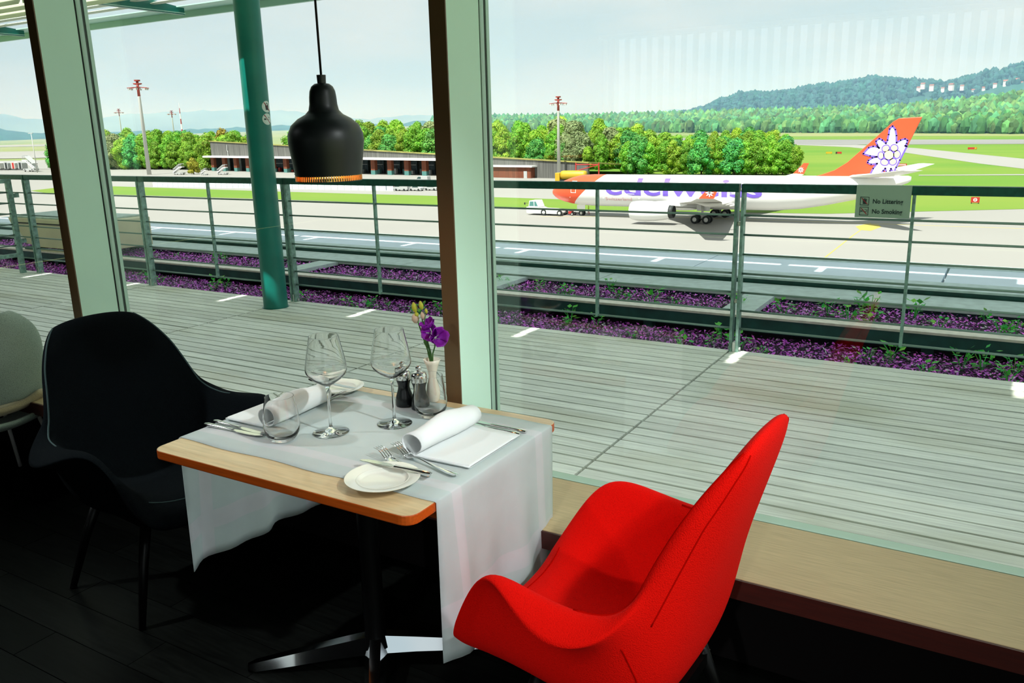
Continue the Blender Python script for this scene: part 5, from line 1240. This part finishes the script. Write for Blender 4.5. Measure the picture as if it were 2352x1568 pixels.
# ================================================================== woodland
def crown_mesh(seed, h, r, nl, nq, ls, conic=False):
    random.seed(seed); mb = MB(); lobes = []
    for k in range(nl):
        t = random.random(); z = h*(0.10+0.78*t); rr = r*(0.75*math.sin(PI*min(1, 0.18+t*0.80))**0.7) if not conic else r*(1.05-t)
        a = random.uniform(0, 2*PI); d = rr*random.uniform(0.35, 0.95); s_ = r*random.uniform(0.19, 0.33)*(1.0 if not conic else 0.7)
        lobes.append((Vector((d*math.cos(a), d*math.sin(a), z)), s_))
    lobes.append((Vector((0, 0, h*0.55)), r*0.62)); lobes.append((Vector((0, 0, h*0.86)), r*0.34))
    for c, s_ in lobes:
        bm = bmesh.new(); bmesh.ops.create_icosphere(bm, subdivisions=1, radius=s_*0.86)
        o = len(mb.v); mb.v += [tuple(c+v.co*(1+0.25*noise.noise(v.co*0.9+c))) for v in bm.verts]; bm.verts.index_update()
        for f_ in bm.faces: mb.f.append(tuple(v.index+o for v in f_.verts)); mb.mi.append(0)
        bm.free()
    tot = sum(s_*s_ for _, s_ in lobes)
    for c, s_ in lobes:
        for _ in range(int(nq*s_*s_/tot)):
            n = Vector((random.gauss(0, 1), random.gauss(0, 1), random.gauss(0.25, 1))).normalized(); p = c+n*s_*random.uniform(0.86, 1.12)
            a = n.orthogonal().normalized(); a = Matrix.Rotation(random.uniform(0, 2*PI), 3, n) @ a; b = n.cross(a)
            tl = Vector((random.uniform(-.6, .6), random.uniform(-.6, .6), random.uniform(-.6, .6))); a = (a+n*tl.x).normalized(); b = (b+n*tl.y).normalized()
            q = ls*random.uniform(0.6, 1.25); mb.add([p-a*q, p+b*q*0.7, p+a*q, p-b*q*0.7], [(0, 1, 2, 3)])
    return mb
TREES = []
def tree_proto(seed, h, r, m, nl=44, nq=7500, ls=0.27, conic=False):
    t = thing('tree', 'broadleaf tree', 'tree')
    crown_mesh(seed, h, r, nl, nq, ls, conic).build('crown', M[m], t, smooth=False)
    MB().tube([(0, 0, -0.5), (0.1, 0, h*0.3), (0, 0.1, h*0.7)], [0.3, 0.22, 0.08], 7).build('trunk', M['bark'], t)
    return t
kinds = [tree_proto(101, 13, 5.2, 'leaf'), tree_proto(102, 14, 4.6, 'leaf'), tree_proto(103, 12, 5.6, 'leafdark'), tree_proto(104, 15, 4.8, 'leaf', 48), tree_proto(105, 11, 4.6, 'leafpale'), tree_proto(106, 8, 3.8, 'leafyellow', 26, 3500), tree_proto(107, 16, 3.4, 'leafdark', 36, 4500, 0.3, True)]
klab = ['rounded mid-green', 'upright mid-green', 'broad dark green', 'tall bright green', 'pale silvery', 'small yellowish', 'narrow dark conical']
used = set(); random.seed(77)
def plant(k, x, y, h, where, group):
    h0 = (13, 14, 12, 15, 11, 8, 16)[k]; s_ = h/h0
    t = kinds[k] if k not in used else dup(kinds[k]); used.add(k)
    t.location = (x, y, GZ); t.scale = (s_*random.uniform(0.9, 1.2),)*2+(s_,); t.rotation_euler = (0, 0, random.uniform(0, 6.3))
    t['label'] = klab[k]+' tree '+where; t['group'] = group
def pick(w_): return random.choices(range(7), w_)[0]
# belt behind the hangar
n1 = 0
for row in range(4):
    x = -452+row*3
    while x < -128:
        t_ = (x+452)/324; yb = 285-12*t_+row*9+random.uniform(-2, 2)
        if -120 < x: break
        h = (17.5-4.0*t_+row*0.9)*random.uniform(0.85, 1.12)
        if x > -330: yb = 318-40*t_+row*9+random.uniform(-2, 2)+24
        if x > -330: h *= 1.12
        plant(pick((5, 4, 2, 5, 1 if t_ > 0.5 else 0.1, 0.15, 0.1)), x, yb, h, 'in the wood behind the hangar', 'trees behind the hangar')
        x += random.uniform(6.0, 9.0)*(1+0.12*row)
# wood between the hangar end and the field path
for row in range(4):
    for k in range(9):
        px = 1145+k*29+random.uniform(-8, 8); py = 383-9*row+k*0.9
        if px > 1395-row*3: continue
        p = at_z(px, py, GZ); plant(pick((5, 4, 3, 3, 1.5, 0.3, 0.2)), p.x, p.y, random.uniform(8.5, 12.5), 'in the thicket between the mast and the field path', 'trees beside the field path')
# wood in front of which the airliner stands
for row in range(4):
    for k in range(15):
        px = 1440+k*27.5+random.uniform(-7, 7); py = 402-7.5*row
        if px > 1832-row*6: continue
        p = at_z(px, py, GZ); edge = min(1, (1850-px)/90); h = random.uniform(10.5, 13.5)*(0.72+0.28*edge)+row*0.5
        plant(pick((4, 5, 5, 4, 0.3, 0.2, 0.05)), p.x, p.y, h, 'in the wood beyond the airliner fuselage', 'trees beyond the airliner')
for px, py, k, h in ((1455, 372, 4, 11), (1437, 378, 4, 9), (1820, 400, 5, 6), (445, 400, 5, 7), (1800, 392, 0, 9)):
    p = at_z(px, py, GZ); plant(k, p.x, p.y, h, 'at the edge of the woods', 'trees at the wood edge')
# clump at the far left of the apron
for k in range(9):
    p = at_z(88+k*9, 395-2*(k % 3), GZ); plant(pick((2, 2, 5, 2, 0, 0, 1)), p.x, p.y+random.uniform(2, 18), random.uniform(15, 19), 'in the clump beside the far trolleys', 'trees beside the far trolleys')

# far woodland belt, wooded hills and distant ridges
def lump(mb, c, rx, rz, sub_, seed):
    bm = bmesh.new(); bmesh.ops.create_icosphere(bm, subdivisions=sub_, radius=1.0); o = len(mb.v); bm.verts.index_update(); sd = Vector((seed*1.7, seed*0.9, seed*2.3))
    for v in bm.verts:
        k = 1+0.34*noise.noise(v.co*1.7+sd)+0.34*noise.noise(v.co*4.6+sd); mb.v.append((c[0]+v.co.x*rx*k, c[1]+v.co.y*rx*k, c[2]+v.co.z*rz*k))
    for f_ in bm.faces: mb.f.append(tuple(v.index+o for v in f_.verts)); mb.mi.append(0)
    bm.free()
random.seed(5)
def lerp_tab(tab, a):
    for (a0, v0), (a1, v1) in zip(tab, tab[1:]):
        if a0 <= a <= a1: return v0+(v1-v0)*(a-a0)/(a1-a0)
    return tab[0][1] if a < tab[0][0] else tab[-1][1]
belt = MB(); px = 1000.0
TOPS = [(1000, 268), (1150, 262), (1350, 262), (1500, 257), (1700, 250), (1900, 246), (2050, 240), (2200, 226), (2352, 206), (2700, 180)]
while px < 2640:
    q0 = at_g(px, 304 if px < 2000 else 304+(px-2000)*0.006); D0 = math.hypot(q0.x, q0.y); az = math.atan2(q0.x, q0.y)
    dt = ray(px, lerp_tab(TOPS, px)); tan_el = dt.z/math.hypot(dt.x, dt.y)
    for row in range(9):
        D = D0+row*D0*0.02+random.uniform(-6, 6); aa = az+random.uniform(-0.004, 0.004); h = random.uniform(9, 15)*(D0/950)**0.45
        z = q0.z-1+(row/8)*(EYE.z+tan_el*D*1.0-h*0.9-q0.z+1)
        lump(belt, (D*math.sin(aa), D*math.cos(aa), z+h*0.48), h*0.33, h*0.56, 2 if row < 3 else 1, random.uniform(0, 99))
    px += 5.6*random.uniform(0.7, 1.3)
tag(belt.build('far_woodland', M['farwood']), 'long hazy belt of mixed woodland beyond the runway', 'woodland', kind='stuff')
def ridge(name, tab, D, depth, m, seed, bumps, kind='structure', zfoot=GZ, n=160):
    a0, a1 = tab[0][0], tab[-1][0]; rows = []
    for j in range(7):
        t = j/6; rr = []
        for i in range(n+1):
            a = a0+(a1-a0)*i/n; el = lerp_tab(tab, a); top = EYE.z+math.tan(math.radians(el))*(D+depth*0.6)
            prof = math.sin(min(1, t/0.65)*PI/2) if t < 0.65 else math.cos((t-0.65)/0.35*PI/2)
            dd = D+depth*t; z = zfoot-3+(top-zfoot+3)*prof+bumps*noise.noise(Vector((a*1.3, t*4, seed)))*(0.3+prof)
            rr.append(Vector((dd*math.sin(math.radians(a)), dd*math.cos(math.radians(a)), z)))
        rows.append(rr)
    o = MB().grid(rows).build(name, m, smooth=True); o['kind'] = kind; return rows
ridge('distant_ridge', [(-70, 1.2), (-64, 1.5), (-61.3, 1.43), (-60, 1.15), (-57, 1.0), (-55.7, 1.25), (-52, 1.45), (-47.9, 1.52), (-45, 1.35), (-42, 0.95), (-40, 0.7), (-37.5, 1.0), (-35.7, 0.9), (-32, 0.7), (-28, 0.6), (-26, 0.5), (-23, 0.75), (-20.2, 0.84), (-17, 0.6), (-10, 0.5), (5, 0.5)], 6500, 1500, M['farhill'], 3, 12)
ridge('middle_ridge', [(-70, 1.0), (-66, 0.9), (-62.5, 0.85), (-60, 0.4), (-57, 0.25), (-50, 0.35), (-44, 0.5), (-40, 0.35), (-37, 0.5), (-34, 0.55), (-28, 0.35), (-20, 0.2)], 3300, 700, M['hill'], 9, 8)
hr = ridge('wooded_hill', [(-24, 0.0), (-20, 0.35), (-18, 0.83), (-17, 1.25), (-15.9, 1.62), (-13, 1.6), (-11, 1.95), (-8.2, 2.2), (-6, 2.05), (-4.6, 1.9), (-3.6, 1.9), (-2.4, 2.25), (-0.2, 2.75), (4, 3.3), (10, 3.6)], 1750, 700, M['hill'], 5, 6)
hw = MB(); random.seed(8)
for i in range(3600):
    a = random.uniform(-22, 5); t = random.random()**0.8*0.66
    fi = (a+24)/34*160; i0 = int(fi); fj = t*6; j0 = int(fj)
    if not (0 <= i0 < 160 and j0 < 6): continue
    u_, v_ = fi-i0, fj-j0; p = (hr[j0][i0]*(1-u_)+hr[j0][i0+1]*u_)*(1-v_)+(hr[j0+1][i0]*(1-u_)+hr[j0+1][i0+1]*u_)*v_
    clear = noise.noise(Vector((a*0.55, t*6, 2.2)))
    if a > -6 and t < 0.6 and clear > 0.12: continue
    h = random.uniform(9, 15); lump(hw, (p.x, p.y, p.z+h*0.3), h*0.42, h*0.6, 1, random.uniform(0, 99))
tag(hw.build('hillside_woodland', M['hill']), 'dark wooded hillside rising beyond the airfield', 'woodland', kind='stuff')
# houses on the hillside
h0 = None; random.seed(3)
hp = [(2120, 196), (2140, 200), (2165, 205), (2185, 198), (2210, 200), (2235, 210), (2260, 205), (2285, 196), (2310, 190), (2335, 186), (2345, 192), (2020, 243), (2045, 240), (2070, 242), (2090, 238), (1960, 252), (1930, 255), (2180, 232), (2205, 230), (2110, 204), (1800, 290), (1600, 288)]
for k, (px, py) in enumerate(hp):
    d = ray(px, py); D = 1950 if py < 262 else 1400; s_ = D/math.hypot(d.x, d.y); p = EYE+d*s_
    if h0 is None:
        t = thing('hillside_house', 'small pale house with a red tiled roof on the wooded hillside', 'house', p, group='houses on the wooded hillside')
        MB().box((-7, -5, -14), (7, 5, 5)).build('wall', M['white'], t); MB().prism([(-6, 5), (0, 9.5), (6, 5)], -7.6, 7.6, 'x').build('roof', M['rooftile'], t)
        for q in (-4, 0, 4): MB().box((q-0.8, -5.1, 1), (q+0.8, -5, 3.2)).build('window', M['glassdark'], t)
        h0 = t
    else: t = dup(h0, p)
    t.rotation_euler = (0, 0, random.uniform(-0.5, 0.5)); q = random.uniform(0.42, 0.66); t.scale = (q*(2.0 if k in (12, 13) else 1), q, q)
# haze over the plain
hb = MB().box((-9600, 520, GZ-2), (1800, 8900, 250)).build('haze', None if False else M['white'])
hm = bpy.data.materials.new('haze'); hm.use_nodes = True; n = hm.node_tree.nodes; n.clear(); o_ = n.new('ShaderNodeOutputMaterial'); v_ = n.new('ShaderNodeVolumeScatter')
v_.inputs['Color'].default_value = (0.28, 0.60, 1.0, 1); v_.inputs['Density'].default_value = 0.00030; hm.node_tree.links.new(v_.outputs[0], o_.inputs['Volume'])
hb.data.materials.clear(); hb.data.materials.append(hm); tag(hb, 'pale summer haze hanging over the distant plain', 'haze', kind='stuff')
